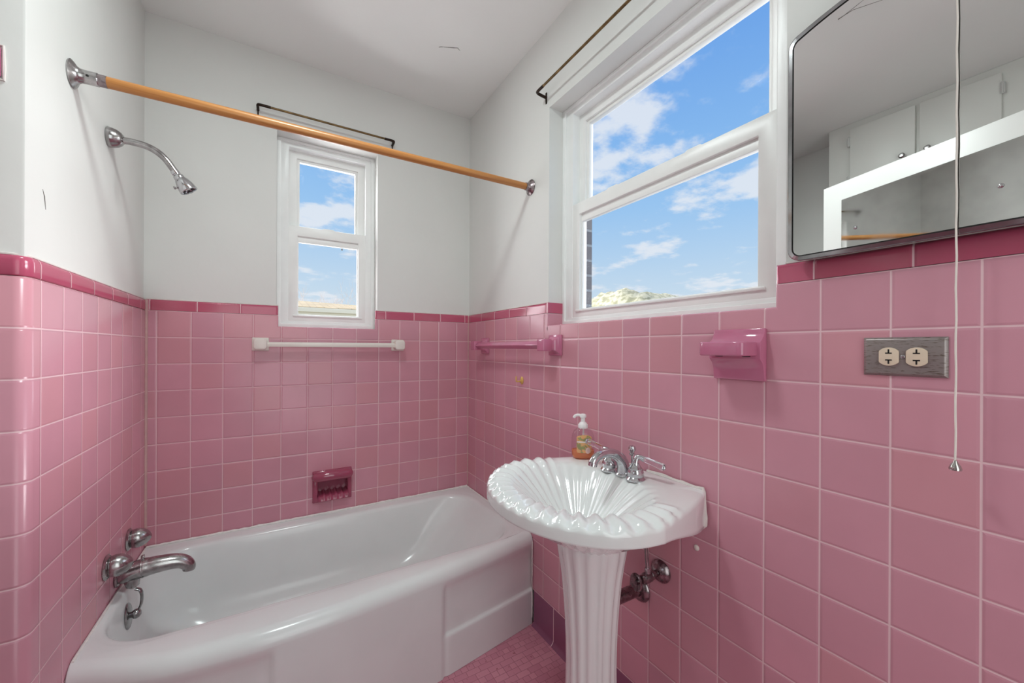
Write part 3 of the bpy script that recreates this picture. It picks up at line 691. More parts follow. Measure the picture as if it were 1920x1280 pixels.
# ------------------------------------------------------------------ power outlet
po = thing('power_outlet', 'horizontal duplex outlet with a worn metal plate and ivory sockets', 'outlet', (0, -1.884, 1.168))
y0, y1, z0, z1 = -1.828, -1.940, 1.167, 1.238
def rect(x, k): return [(x, y0-k, z0+k), (x, y1+k, z0+k), (x, y1+k, z1-k), (x, y0-k, z1-k)]
b = B(); b.rings([rect(0,0), rect(-0.002,0), rect(-0.006,0.004), rect(-0.0062,0.005)]); b.done('cover_plate', 'plate', po, bevel=0.0006, ang=15)
for yc in (-1.8655, -1.9025):
    b = B(); pl = []
    for k in range(48):
        a = 2*math.pi*k/48; r_ = 0.0172; u = max(-0.0138, min(0.0138, r_*math.cos(a))); v = r_*math.sin(a)*0.98; pl.append((u, v))
    b.prism(pl, lambda u, v, w: (w, yc+u, 1.2025+v), -0.006, -0.0092); rc = b.done('receptacle', 'ivory', po, bevel=0.0005)
    for s in (1, -1):
        b = B(); zc = 1.2025+s*0.0063
        b.box(-0.0096,-0.009, yc-0.0046, yc+0.0046, zc-0.0011, zc+0.0011); b.box(-0.0096,-0.009, yc-0.0011, yc+0.0011, min(zc, zc+s*0.0072), max(zc, zc+s*0.0072)); b.done('slot', 'slot', rc)
b = B(); b.lathe((-0.006, -1.884, 1.2025), (-1,0,0), [(0.0,0.0),(0.0036,0.0),(0.0034,0.0012),(0.0,0.0018)], 16); s_ = b.done('screw', 'chrome', po)

# ------------------------------------------------------------------ wall mirror
mr = thing('wall_mirror', 'large frameless mirror with rounded corners and a narrow darkened bevel edge on the right wall', 'mirror', (0, -1.92, 1.402))
def mprof(k):
    ya, yb, zb = -1.708-k, -2.135+k, 1.402+k; r = max(0.004, 0.026-k); ym = (ya+yb)/2; hw = (ya-yb)/2
    zt = lambda y: 1.875-k+0.036*(1-((y-ym)/hw)**2)
    p = [(ya-r+r*math.cos(R(a)), zb+r+r*math.sin(R(a))) for a in range(0, -91, -15)]
    p += [(yb+r+r*math.cos(R(a)), zb+r+r*math.sin(R(a))) for a in range(-90, -181, -15)]
    n = 24; top = []
    yl, yr = yb+r*0.9, ya-r*0.9
    p += [(yb+r+r*math.cos(R(a)), zt(yl)-r+r*math.sin(R(a))) for a in (180, 165, 150, 135, 120)]
    p += [(yl+(yr-yl)*i/n, zt(yl+(yr-yl)*i/n)) for i in range(1, n)]
    p += [(ya-r+r*math.cos(R(a)), zt(yr)-r+r*math.sin(R(a))) for a in (60, 45, 30, 15, 0)]
    return p
b = B(); b.rings([[(-0.0290, y, z) for y, z in mprof(0)], [(-0.0330, y, z) for y, z in mprof(0)], [(-0.0335, y, z) for y, z in mprof(0.0015)], [(-0.0345, y, z) for y, z in mprof(0.0085)]], cap0=True, cap1=False); b.done('bevel_rim', 'rim', mr, sharp=2)  # bevelled mirror edge; its dark reflection is put into the colour
b = B(); b.rings([[(-0.0330, y, z) for y, z in mprof(0.0080)], [(-0.0330, y, z) for y, z in mprof(0.0112)]], cap0=False, cap1=False); b.done('rim_groove', 'slot', mr)
b = B(); b.rings([[(-0.0300, y, z) for y, z in mprof(0.0110)], [(-0.0336, y, z) for y, z in mprof(0.0112)]], cap0=True, cap1=True); b.done('mirror_glass', 'mirror', mr, sharp=2)
b = B(); b.box(-0.029, -0.0012, -2.125, -1.725, 1.4095, 1.87); b.done('shadow_backing', 'gapshade', mr)  # dark backing, brought low to draw the shadow gap under the mirror

pc = thing('pull_cord', 'thin light pull cord hanging in front of the mirror with a metal bead', 'cord', (-0.039, -1.955, 1.03))
b = B(); q = [(-0.039+0.0003*math.sin(i*2.1), -1.955+0.0004*math.cos(i*1.7), 1.032+(CEIL-1.032)*i/60) for i in range(61)]; b.tube(q, 0.0014, 8); b.done('cord', 'cord', pc)
b = B(); b.lathe((-0.039, -1.955, 1.034), (0,0,-1), [(0.0,-0.004),(0.0022,-0.003),(0.003,0.0),(0.0062,0.005),(0.0078,0.010),(0.0074,0.0125),(0.0,0.0130)], 24); b.done('bead', 'beadsteel', pc)

# ------------------------------------------------------------------ pedestal sink
YC = -1.297
sk = thing('pedestal_sink', 'white scalloped shell pedestal sink against the right wall', 'sink', (-0.22, YC, 0))
cp = 0.265
def outline():
    right = [(0.0, 0.205), (0.08, 0.236), (0.17, 0.262), (0.27, 0.286)]
    pts = [(p, q) for p, q in catmull([(a, c, 0) for a, c in right], 8) and [(v.x, v.y) for v in catmull([(a, c, 0) for a, c in right], 8)]]
    el = [(0.27+0.234*math.sin(R(a)), 0.286*math.cos(R(a))) for a in range(3, 90, 3)]
    half = pts + el
    return half + [(0.504, 0.0)] + [(p, -q) for p, q in reversed(half)]
OUT = outline()
def hit(th):
    dx, dy = math.cos(th), math.sin(th); best = 0
    for i in range(len(OUT)):
        (ax_, ay), (bx, by) = OUT[i], OUT[(i+1) % len(OUT)]
        ax_ -= cp; bx -= cp
        ex, ey = bx-ax_, by-ay; den = dx*ey-dy*ex
        if abs(den) < 1e-9: continue
        t = (ax_*ey-ay*ex)/den; u = (ax_*dy-ay*dx)/den
        if t > 0 and -1e-6 <= u <= 1+1e-6: best = max(best, t)
    return best
NS = 432; NF = 36
ths = [2*math.pi*k/NS for k in range(NS)]
ZD = 0.845
prof_bowl = [(0.06,0.0),(0.15,0.004),(0.28,0.018),(0.42,0.040),(0.56,0.064),(0.70,0.090),(0.82,0.110),(0.91,0.124),(0.97,0.1325),(1.0,0.1365)]
data = []
for th_ in ths:
    O_ = hit(th_)
    c, s = math.cos(th_), math.sin(th_)
    a_ = 0.168 if c > 0 else 0.152
    ex = 2.0 if c > 0 else 2.5
    I_ = (abs(c/a_)**ex+abs(s/0.202)**ex)**(-1/ex)
    data.append((th_, c, s, O_, I_))
def front(th_):   # 1 where the rim is fluted, 0 across the flat deck at the back
    a = abs((th_+math.pi) % (2*math.pi)-math.pi)
    return 1-sstep(1.72, 2.02, a)
def wave(th_): return math.cos(NF*th_)
rings_ = []
def ring(fn): rings_.append([(lambda p, q, z: (-p, YC+q, z))(*fn(*d)) for d in data])
rings_.append([(-cp, YC, ZD-0.150)])
for s_, h_ in prof_bowl:
    def f(t, c, s, O_, I_, s_=s_, h_=h_):
        amp = 0.0032*sstep(0.12, 0.75, s_)*(0.45+0.55*front(t))
        r = I_*s_; z = ZD-0.146+h_+amp*wave(t)*(0.6 if s_ < 1 else 1)
        r += amp*0.5*wave(t)*-1
        return (cp+c*r, s*r, z)
    ring(f)
for k, up_ in ((0.08, 0.0025), (0.2, 0.0045), (0.4, 0.006), (0.6, 0.0062), (0.78, 0.005)):
    def f(t, c, s, O_, I_, k=k, up_=up_):
        F = front(t); amp = 0.0052*F*(1-sstep(0.72, 1.0, k)*0.4)
        r = I_+(O_-I_)*k; p = cp+c*r
        lip = 0.0
        if p < 0.028: lip = 0.004
        return (p, s*r, ZD-0.0095+0.004*min(1,k*6)+(up_ if F > 0.3 else up_*0.6)+amp*wave(t)*(1)+lip)
    ring(f)
for a in (0, 25, 50, 75, 90):
    def f(t, c, s, O_, I_, a=a):
        F = front(t); rr = 0.012; r = O_-rr*(1-math.sin(R(a)))*1.0
        amp = 0.0040*F*math.cos(R(a))
        p = max(0.0012, cp+c*r)
        return (p, s*r, ZD-0.006-rr*(1-math.cos(R(a)))+amp*wave(t)+(0.003 if p < 0.02 else 0))
    ring(f)
def zb(p): return 0.801-0.058*(1-sstep(0.0, 0.30, p)) if p < 0.30 else 0.801
for k, dz in ((0.4, 0), (0.8, 0), (0.95, 0)):
    def f(t, c, s, O_, I_, k=k):
        p = max(0.0012, cp+c*O_); q = s*O_; z1 = ZD-0.018
        return (p, q, z1+(zb(p)-z1)*k)
    ring(f)
for k, zt in ((0.97, None), (0.90, -0.010), (0.76, -0.034), (0.62, -0.064), (0.50, -0.086), (0.40, -0.104)):
    def f(t, c, s, O_, I_, k=k, zt=zt):
        p = max(0.0012, cp+c*O_); q = s*O_
        zz = zb(p)
        pc_, w_ = 0.215, 1-k
        pp = max(0.0012, pc_+(p-pc_)*k) if p > 0.02 else p+(pc_-p)*max(0, (0.76-k))*0.6
        z = zz-0.002 if zt is None else min(zz-0.002, 0.801+zt) + 0.0018*wave(t)*front(t)
        return (pp, q*k, z)
    ring(f)
rings_.append([(-0.215+0.09*-math.cos(t), YC+0.09*math.sin(t), 0.690) for t in ths])
b = B(); b.rings(rings_, cap1=True); basin = b.done('basin', 'china', sk, sharp=75)
b = B(); b.lathe((-cp, YC, ZD-0.150), (0,0,1), [(0.0,0.0),(0.021,0.0),(0.022,0.003),(0.017,0.004),(0.0,0.002)], 28); b.done('drain', 'chrome', basin)
# pedestal column
pp = [(0.080,0.715),(0.094,0.700),(0.0975,0.680),(0.0945,0.655),(0.088,0.62),(0.081,0.57),(0.0755,0.51),(0.0715,0.45),(0.0690,0.39),(0.0680,0.33),(0.0690,0.26),(0.0725,0.19),(0.080,0.12),(0.089,0.07),(0.093,0.05),(0.106,0.044),(0.109,0.035),(0.109,0.004),(0.106,0.0)]
def fl_(a, h):
    k = sstep(0.06, 0.12, h)*(1-0.35*sstep(0.60, 0.68, h))
    w = math.cos(16*a)
    return 1+k*0.030*(abs(w)**0.7*(1 if w > 0 else -1))
b = B(); b.lathe((-0.215, YC, 0), (0,0,1), pp, 256, mod=fl_); b.done('pedestal', 'china', sk, sharp=75)
# caulk along the wall
random.seed(9)
b = B()
for s in (1, -1):
    p, r = bead([(-0.008, YC+s*0.02, ZD-0.001), (-0.008, YC+s*0.200, ZD-0.001), (-0.008, YC+s*0.207, ZD-0.02), (-0.008, YC+s*0.2085, 0.75), (-0.008, YC+s*0.200, 0.742)], 0.0052, 0.0012); b.tube(p, r, 8)
b.done('wall_caulk', 'caulk', sk)
# faucet
fz = ZD
pts = catmull([(-0.088,YC,fz-0.004),(-0.089,YC,fz+0.018),(-0.100,YC,fz+0.042),(-0.125,YC,fz+0.060),(-0.155,YC,fz+0.068),(-0.185,YC,fz+0.066),(-0.204,YC,fz+0.056),(-0.211,YC,fz+0.046)], 6)
n = len(pts); rad = [lerp([(0,0.021),(6,0.0185),(14,0.0155),(26,0.0125),(36,0.0122),(39,0.0125),(42,0.0130)], i) for i in range(n)]
b = B(); b.tube(pts, rad, 22, up=(0,1,0)); b.lathe((-0.088, YC, fz-0.006), (0,0,1), [(0.0,0.0),(0.026,0.0),(0.0265,0.004),(0.023,0.008),(0.0,0.009)], 32); fc = b.done('faucet', 'chrome', basin) if False else b.done('faucet', 'chrome', sk)
b = B(); b.lathe(pts[-1]+Vector((0.001,0,0.002)), (-0.25,0,-1), [(0.0,0.0),(0.0125,0.0),(0.0125,0.010),(0.010,0.011),(0.0,0.009)], 22); b.done('aerator', 'chrome', fc)
b = B(); b.tube([(-0.052,YC,fz-0.004),(-0.052,YC,fz+0.05)], 0.0035, 10); b.lathe((-0.052,YC,fz+0.046), (0,0,1), [(0.0035,0.0),(0.009,0.003),(0.0095,0.006),(0.006,0.009),(0.0065,0.012),(0.0105,0.017),(0.0115,0.023),(0.009,0.029),(0.0,0.032)], 22); b.done('lift_rod', 'chrome', fc)
bell = [(0.0,0.0),(0.0265,0.0),(0.0270,0.004),(0.0235,0.009),(0.0215,0.011),(0.0228,0.014),(0.0232,0.020),(0.0220,0.026),(0.0190,0.032),(0.0195,0.034),(0.0150,0.040),(0.0115,0.045),(0.0100,0.050)]
for hy, e0, e1, e2 in ((YC-0.050, (0.004,-0.004,0.066), (0.014,-0.020,0.062), (0.028,-0.078,0.050)), (YC+0.052, (0.002,0.006,0.060), (-0.002,0.022,0.062), (-0.022,0.082,0.078))):
    o = Vector((-0.094, hy, fz-0.006))
    b = B(); b.lathe(o, (0,0,1), bell, 30, mod=lambda a, h: 1+(0.03*math.cos(12*a) if 0.012 < h < 0.033 else 0))
    b.tube(catmull([o+Vector((0,0,0.046)), o+Vector(e0), o+Vector(e1)], 5), [0.0098,0.0095,0.009,0.0085,0.008,0.0078,0.0076,0.0076,0.0080,0.0086,0.0092], 16); b.done('handle_base', 'chrome', fc)
    q0, q1 = o+Vector(e1), o+Vector(e2); d_ = (q1-q0).normalized(); L_ = (q1-q0).length
    b = B(); b.lathe(q0, d_, [(0.0,0.0),(0.0075,0.0),(0.0082,0.004),(0.0088,L_*0.5),(0.0105,L_*0.85),(0.0098,L_*0.95),(0.0,L_*0.96)], 8); b.done('lever', 'crystal', fc, sharp=20)
    b = B(); b.lathe(q1-d_*0.004, d_, [(0.0,-0.002),(0.0062,-0.002),(0.0066,0.003),(0.004,0.006),(0.0,0.0065)], 16); b.done('lever_tip', 'chrome', fc)

# ------------------------------------------------------------------ soap pump bottle on the sink deck
BX, BY, BZ = -0.080, -1.106, ZD-0.0005
sb = thing('soap_bottle', 'clear pump bottle of orange hand soap at the back of the sink', 'soap bottle', (BX, BY, BZ))
def obox(prof, name, mat, par, seg=40, ang=R(58)):
    b = B(); d = Vector((math.cos(ang), math.sin(ang), 0)); w = Vector((-d.y, d.x, 0)); rg = []
    for rx, ry, h in prof:
        rg.append([Vector((BX,BY,BZ+h))+d*(rx*abs(math.cos(a))**0.8*math.copysign(1,math.cos(a)))+w*(ry*abs(math.sin(a))**0.8*math.copysign(1,math.sin(a))) for a in [2*math.pi*k/seg for k in range(seg)]])
    b.rings(rg); return b.done(name, mat, par, sharp=60)
body = obox([(0.026,0.034,0.0),(0.029,0.037,0.003),(0.030,0.0385,0.012),(0.030,0.039,0.030),(0.029,0.038,0.065),(0.0275,0.036,0.078),(0.024,0.031,0.090),(0.0175,0.022,0.098),(0.013,0.0145,0.101),(0.0125,0.0135,0.106)], 'bottle_body', 'bottle', sb)
obox([(0.025,0.033,0.002),(0.0282,0.0362,0.006),(0.0288,0.0372,0.014),(0.0287,0.0372,0.026),(0.0285,0.0370,0.0262)], 'liquid_soap', 'soap', body)
b = B(); b.tube([(BX,BY,BZ+0.006),(BX+0.002,BY,BZ+0.10)], 0.003, 8); b.done('dip_tube', 'pump', body)
b = B(); b.lathe((BX,BY,BZ+0.1), (0,0,1), [(0.0,0.0),(0.0155,0.0),(0.016,0.002),(0.016,0.012),(0.013,0.016),(0.011,0.019),(0.0075,0.021),(0.0072,0.034),(0.0105,0.036),(0.0115,0.040),(0.0105,0.0455),(0.006,0.048),(0.0,0.0485)], 28,
      mod=lambda a, h: 1+(0.02*math.cos(20*a) if h < 0.013 else 0)); pm = b.done('pump', 'pump', sb)
b = B(); b.tube(catmull([(BX,BY,BZ+0.141),(BX-0.010,BY+0.012,BZ+0.143),(BX-0.017,BY+0.020,BZ+0.140),(BX-0.020,BY+0.024,BZ+0.133)], 5), 0.0048, 12); b.done('nozzle', 'pump', pm)
# printed label on the bottle's front face (facing the room)
fd = Vector((math.cos(R(58+180)), math.sin(R(58+180)), 0)); fd = Vector((-math.cos(R(58)), -math.sin(R(58)), 0)); fw_ = Vector((-fd.y, fd.x, 0))
def onface(u, v, e): return Vector((BX,BY,BZ))+fd*(0.0298+e-7.0*u*u*1.5)+fw_*u+Vector((0,0,v))
def patch(poly, e, name, mat, par):
    b = B(); b.prism(poly, lambda u, v, w: onface(u, v, w), e, e+0.0004); return b.done(name, mat, par)
lb = B(); n = 12; rg = []
for i in range(n+1):
    u = -0.025+0.05*i/n; top = 0.070+0.012*math.sqrt(max(0, 1-(u/0.0265)**2))
    rg.append([onface(u, v, 0.0006) for v in (0.022, 0.04, 0.06, top)])
lb.rings(rg, closed=False, cap0=False, cap1=False); lab = lb.done('label', 'label', body)
rg = [[onface(-0.024+0.048*i/n, v, 0.0010) for v in (0.0555, 0.0605)] for i in range(n+1)]
b = B(); b.rings(rg, closed=False, cap0=False, cap1=False); b.done('label_band', 'labeltext', body)
patch([(0.012+0.0085*math.cos(2*math.pi*k/20), 0.030+0.0105*math.sin(2*math.pi*k/20)) for k in range(20)], 0.0010, 'label_roundel', 'labelpeach', body)

# ------------------------------------------------------------------ plumbing under the sink
vy, vz = -1.363, 0.559
sv = thing('shutoff_valve', 'tarnished chrome water shut-off valve on the wall under the sink', 'valve', (0, vy, vz))
b = B(); b.lathe((0,vy,vz), (-1,0,0), [(0.0,0.0),(0.032,0.0),(0.033,0.003),(0.031,0.008),(0.024,0.015),(0.015,0.020),(0.011,0.022),(0.0,0.022)], 36); b.done('escutcheon', 'chromedark', sv)
b = B(); b.lathe((0,vy,vz), (-1,0.02,-0.03), [(0.0,0.018),(0.009,0.018),(0.009,0.032),(0.0125,0.034),(0.0125,0.044),(0.010,0.046),(0.0145,0.050),(0.0155,0.060),(0.0145,0.072),(0.010,0.075),(0.012,0.078),(0.012,0.086),(0.006,0.088),(0.006,0.096),(0.0,0.096)], 28); b.done('valve_body', 'chromedark', sv)
b = B(); b.lathe((-0.094,vy+0.002,vz-0.003), (-1,0.02,-0.03), [(0.0,0.0),(0.010,0.0),(0.017,0.003),(0.022,0.008),(0.0225,0.012),(0.020,0.014),(0.015,0.011),(0.006,0.009),(0.005,0.013),(0.0,0.014)], 32, sx=1.15, sy=0.9); b.done('valve_handle', 'chromedark', sv)
b = B(); b.tube([(-0.060,vy,vz+0.008),(-0.060,vy+0.001,vz+0.026)], [0.0085,0.008], 6); b.done('compression_nut', 'chrome', sv)
b = B(); b.tube(catmull([(-0.060,vy,vz+0.02),(-0.061,vy+0.003,vz+0.06),(-0.062,vy+0.006,vz+0.10),(-0.063,vy+0.008,vz+0.130)], 6), 0.0052, 12); b.done('supply_tube', 'chromeold', sv)
dp = thing('drain_pipe', 'tarnished drain pipe running from the wall to the sink pedestal', 'pipe', (0, -1.285, 0.465))
b = B(); b.lathe((0,-1.285,0.466), (-1,0,0), [(0.0,0.0),(0.037,0.0),(0.038,0.003),(0.035,0.008),(0.028,0.013),(0.021,0.016),(0.0,0.016)], 36); b.done('escutcheon', 'chromedark', dp)
b = B(); b.tube([(-0.002,-1.285,0.466),(-0.07,-1.287,0.470),(-0.138,-1.292,0.475)], 0.0185, 24); b.done('pipe', 'chromedark', dp)
tp = tag(B().tube(catmull([(-0.05,-1.235,0.47),(-0.060,-1.245,0.54),(-0.066,-1.254,0.58),(-0.070,-1.256,0.62),(-0.072,-1.256,0.64)], 8), [0.0055+0.0012*(i % 3) for i in range(33)], 10).done('supply_tube', 'rust', loc=(-0.06,-1.25,0.47)), 'rusty brown supply tube behind the sink pedestal', 'pipe')
tag(B().lathe((0,-1.476,0.677), (-1,0,0), [(0.0,0.0),(0.0078,0.0),(0.0078,0.0016),(0.006,0.003),(0.0,0.0034)], 24).done('wall_plug', 'whiteplastic', loc=(0,-1.476,0.677)), 'small round white plug on the tile just below the right end of the sink', 'plug')

# pink ceramic accessory on the end of the alcove wall
ph = thing('ceramic_plate', 'pink ceramic plate edged with white caulk on the end wall at left', 'plate', (-1.53, YE+0.008, 1.806))
b = B(); b.box(-1.585, -1.4725, YE-0.004, YE+0.008, 1.774, 1.838); b.done('plate_body', 'ceramic', ph, bevel=0.004, seg=3)
b = B(); p, r = bead([(-1.585,YE+0.006,1.842),(-1.470,YE+0.006,1.842),(-1.4695,YE+0.006,1.771),(-1.585,YE+0.006,1.770)], 0.0035, 0.0006); b.tube(p, r, 8); b.done('caulk_edge', 'caulk', ph)

# ------------------------------------------------------------------ what the mirror shows: door and cupboards on the left
ca, sa = -0.9472, 0.3206
dpnt = Vector((-1.476, -1.231, 0)); dv = Vector((sa, ca, 0)).normalized(); dn = Vector((-dv.y, dv.x, 0))   # dn faces the mirror
if dn.x < 0: dn = -dn
df = lambda u, v, w: dpnt+dv*u+dn*w+Vector((0,0,v))
d1 = struct(B().prism([(0,0.010),(0.80,0.010),(0.80,2.03),(0,2.03)], df, -0.035, 0.0).done('door_1', 'door', bevel=0.0015))
b = B(); b.prism([(0.093,0.35),(0.715,0.35),(0.715,1.942),(0.093,1.942)], df, 0.0, 0.006); mp_ = b.done('door_mirror', 'mirrorold', d1, flat=True)
for u, v in ((0.156,1.789),(0.635,1.793),(0.156,0.5),(0.64,0.5)):
    b = B(); b.lathe(df(u,v,0.006), dn, [(0.0,0.0),(0.0085,0.0),(0.0085,0.002),(0.006,0.005),(0.0,0.0065)], 20); b.done('mirror_screw', 'chrome', mp_)
b = B(); b.lathe(df(0.045,1.0,0.0), dn, [(0.0,0.0),(0.026,0.0),(0.024,0.004),(0.010,0.006),(0.009,0.03),(0.022,0.038),(0.027,0.05),(0.020,0.062),(0.0,0.066)], 28); b.done('door_knob', 'chromeold', d1)
cb = thing('wall_cabinet', 'white painted wall cupboard under the ceiling, seen in the mirror', 'cupboard', (-2.15, -1.5, 2.1))
b = B(); b.box(XR+0.001, -2.05, -2.30, -1.043, 2.12, CEIL-0.001); b.done('carcass', 'cabinet', cb, bevel=0.001)
for i, (ya, yb, hy, ky) in enumerate(((-1.152,-1.432,-1.146,-1.384),(-1.449,-1.727,-1.730,-1.483),(-1.85,-2.13,-1.845,-2.08))):
    b = B(); b.box(-2.05, -2.034, yb, ya, 2.17, 2.535); d_ = b.done('door', 'cabinet', cb, bevel=0.002)
    b = B(); b.lathe((-2.034, ky, 2.278), (1,0,0), [(0.0,0.0),(0.007,0.0),(0.006,0.008),(0.013,0.014),(0.014,0.020),(0.009,0.026),(0.0,0.027)], 20); b.done('knob', 'chromeold', d_)
    for z in (2.46, 2.23):
        b = B(); b.box(-2.05, -2.031, hy-0.008, hy+0.008, z-0.025, z+0.025); b.tube([(-2.03,hy,z-0.028),(-2.03,hy,z+0.028)], 0.004, 8); b.done('hinge', 'hinge', d_)

# ------------------------------------------------------------------ outside
nb = thing('neighbour_house', 'tan shingled roof with a cream gutter seen through the small window', 'house', (0.5, 10, -1))
b = B(); b.prism([(-7,8.0,2.12),(4,8.0,2.12),(4,11.5,2.66),(-7,11.5,3.02)] and [(-7,8.0),(4,8.0),(4,13.0),(-7,13.0)], lambda u, v, w: (u, v, 2.115+(v-8.0)*0.168+w-0.045*max(0,u+0.6)*(v-8)/2), 0, 0.03); b.done('roof', 'shingle', nb)
b = B(); b.box(-7, 4, 7.86, 8.0, 2.02, 2.12); b.box(-7, 4, 7.93, 8.02, 1.94, 2.02); b.done('gutter', 'gutter', nb, bevel=0.01)
b = B(); b.box(-6.8, 3.8, 8.25, 12.8, -1, 2.05); b.done('wall', 'siding', nb)
random.seed(21)
def bare_tree(x, y, base, h, label, seed):
    random.seed(seed); b = B()
    def branch(p, d, L, r, lev):
        q = [p]; dd_ = Vector(d)
        for k in range(3):
            dd_ = (dd_+Vector((random.uniform(-.2,.2), random.uniform(-.2,.2), random.uniform(-.05,.2)))).normalized(); q.append(q[-1]+dd_*L/3)
        b.tube(q, [r, r*0.85, r*0.7, r*0.55], 5)
        if lev > 0:
            for k in range(4):
                t = random.uniform(0.35, 1.0); i = min(2, int(t*3)); pp_ = q[i].lerp(q[i+1], t*3-i)
                a = random.uniform(0, 6.28); nd_ = (dd_+Vector((math.cos(a), math.sin(a), 0.2))*random.uniform(.5, .9)).normalized()
                branch(pp_, nd_, L*random.uniform(.55, .75), r*0.5, lev-1)
    branch(Vector((x, y, base)), (0,0,1), h*0.45, 0.06, 4)
    return tag(b.done('bare_tree', 'bark', loc=(x, y, base)), label, 'tree', 'bare trees beyond the neighbouring roof')
bare_tree(1.2, 20, -1, 6.6, 'bare leafless tree beyond the roof, taller and left of its neighbour', 3)
bare_tree(3.9, 23.5, -1, 6.6, 'bare leafless tree beyond the roof, lower and right of its neighbour', 8)
# wooded hill through the large window
bm = bmesh.new(); random.seed(2)
from mathutils import noise as mnoise
n1, n2 = 90, 24; V = []
for i in range(n1+1):
    row = []
    for k in range(n2+1):
        y = 95-85*i/n1; x = 48+40*k/n2
        prof_h = 5+8.3*math.exp(-((y-60)/17)**2) + 2.0*math.exp(-((y-30)/20)**2)
        z = -6+(prof_h+6)*sstep(0, 0.34, k/n2) + 0.9*mnoise.noise(Vector((x*0.9, y*0.9, 1)))+0.5*mnoise.noise(Vector((x*2.1, y*2.1, 4)))
        row.append(bm.verts.new((x, y, z)))
    V.append(row)
for i in range(n1):
    for k in range(n2): bm.faces.new([V[i][k], V[i][k+1], V[i+1][k+1], V[i+1][k]]).smooth = True
bmesh.ops.recalc_face_normals(bm, faces=bm.faces)
me = bpy.data.meshes.new('hill'); bm.to_mesh(me); bm.free(); me.materials.append(M['hill'])
hl = bpy.data.objects.new('hill', me); C.objects.link(hl); struct(hl)

# ------------------------------------------------------------------ sky
w = bpy.data.worlds.new('sky'); bpy.context.scene.world = w; w.use_nodes = True
nt = w.node_tree; nt.nodes.clear()
out = nt.nodes.new('ShaderNodeOutputWorld')
tc = nd(nt, 'ShaderNodeTexCoord')
s = nd(nt, 'ShaderNodeSeparateXYZ', {0: tc.outputs['Generated']})
cr = nd(nt, 'ShaderNodeValToRGB', {0: s.outputs[2]})
els = cr.color_ramp.elements
els[0].position = 0.0; els[0].color = srgb(214, 228, 238)
els[1].position = 1.0; els[1].color = srgb(84, 138, 214)
for pos, c in ((0.12, srgb(202, 223, 240)), (0.22, srgb(180, 212, 242)), (0.32, srgb(156, 200, 243)), (0.45, srgb(134, 185, 241)), (0.60, srgb(112, 167, 236))):
    e = els.new(pos); e.color = c
den = mth(nt, 'ADD', mth(nt, 'MAXIMUM', s.outputs[2], 0.0), 0.16)
cv = nd(nt, 'ShaderNodeCombineXYZ', {0: mth(nt, 'DIVIDE', s.outputs[0], den), 1: mth(nt, 'DIVIDE', s.outputs[1], den), 2: 0.37})
n1_ = nd(nt, 'ShaderNodeTexNoise', {0: cv.outputs[0], 'Scale': 4.2, 'Detail': 8.0, 'Roughness': 0.56})
n2_ = nd(nt, 'ShaderNodeTexNoise', {0: cv.outputs[0], 'Scale': 0.7, 'Detail': 2.0})
cov = mth(nt, 'ADD', n1_.outputs[0], mth(nt, 'MULTIPLY', mth(nt, 'SUBTRACT', n2_.outputs[0], 0.5), 0.35))
cl_ = ramp(nt, cov, 0.50, 0.66)
low = ramp(nt, s.outputs[2], 0.0, 0.07)
fac = mth(nt, 'MULTIPLY', mth(nt, 'MULTIPLY', cl_, low), 0.85)
col = mixc(nt, fac, cr.outputs[0], srgb(232, 238, 246))
bg = nd(nt, 'ShaderNodeBackground', {0: col, 1: 0.92})
nt.links.new(bg.outputs[0], out.inputs[0])

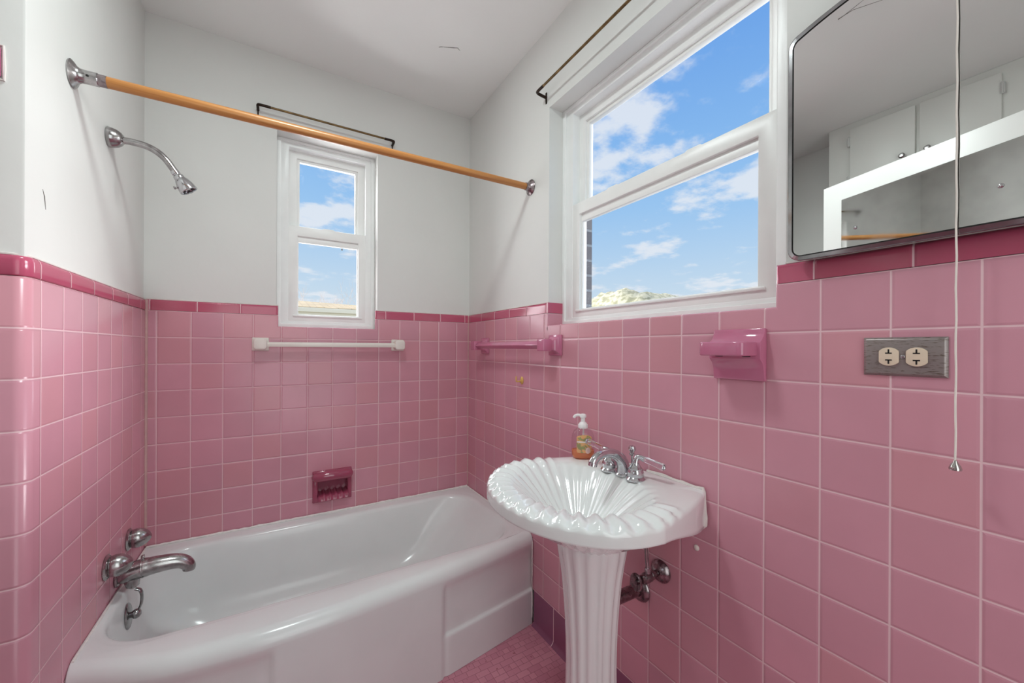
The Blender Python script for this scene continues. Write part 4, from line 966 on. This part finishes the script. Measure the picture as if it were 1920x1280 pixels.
# ------------------------------------------------------------------ daylight and added fill lights
def sun(az, el, strength, angle, col=(1,1,1)):
    l = bpy.data.lights.new('daylight', 'SUN'); l.energy = strength; l.angle = R(angle); l.color = col
    o = bpy.data.objects.new('daylight', l); C.objects.link(o)
    d = Vector((math.sin(R(az))*math.cos(R(el)), math.cos(R(az))*math.cos(R(el)), math.sin(R(el))))
    o.rotation_euler = d.to_track_quat('Z', 'Y').to_euler(); return o
sun(107, 13, 2.1, 22)      # hazy sunlight through the large window
sun(86, 14, 2.2, 80)       # bright sky around the sun
sun(-20, 0, 17.0, 110)     # open-sky glow through the small window
def area(name, loc, look, sx, sy, power, col=(1,1,1)):
    l = bpy.data.lights.new(name, 'AREA'); l.shape = 'RECTANGLE'; l.size = sx; l.size_y = sy; l.energy = power; l.color = col
    o = bpy.data.objects.new(name, l); C.objects.link(o); o.location = loc
    o.rotation_euler = (Vector(loc)-Vector(look)).to_track_quat('Z', 'Y').to_euler(); return o
area('overhead_fill', (-0.90, -1.17, CEIL-0.015), (-0.90, -1.17, 0), 0.22, 0.22, 10.2, (0.89, 1.0, 0.985))  # added overhead fill light, placed clear of the mirror reflections
area('rear_fill', (-0.8, -2.95, 1.3), (-0.8, 0, 1.2), 0.9, 1.9, 11.0, (0.89, 1.0, 0.985))  # added fill light behind the camera; no doorway is built there

# ------------------------------------------------------------------ camera
cam = bpy.data.cameras.new('camera'); co = bpy.data.objects.new('camera', cam); C.objects.link(co)
cam.sensor_fit = 'HORIZONTAL'; cam.sensor_width = 36.0; cam.lens = 736.81/1920*36
cam.shift_x = 0.0; cam.shift_y = 12.72/1920
cam.clip_start = 0.02; cam.clip_end = 500
yaw, roll = 0.5420, 0.0046
fw = Vector((math.sin(yaw), math.cos(yaw), 0)); rt0 = Vector((math.cos(yaw), -math.sin(yaw), 0)); up0 = Vector((0,0,1))
rt_ = rt0*math.cos(roll)+up0*math.sin(roll); up_ = -rt0*math.sin(roll)+up0*math.cos(roll)
mw = Matrix((( rt_.x, up_.x, -fw.x, -0.9800), (rt_.y, up_.y, -fw.y, -2.1288), (rt_.z, up_.z, -fw.z, T-0.1484), (0,0,0,1)))
co.matrix_world = mw
sc = bpy.context.scene
sc.camera = co
sc.view_settings.view_transform = 'Standard'; sc.view_settings.look = 'None'
sc.view_settings.exposure = 0.07; sc.view_settings.gamma = 1.0; sc.view_settings.use_curve_mapping = False
cy = sc.cycles
cy.max_bounces = 10; cy.diffuse_bounces = 6; cy.glossy_bounces = 6; cy.transmission_bounces = 8; cy.transparent_max_bounces = 12
cy.caustics_reflective = False; cy.caustics_refractive = False; cy.sample_clamp_indirect = 6.0
cy.use_denoising = True
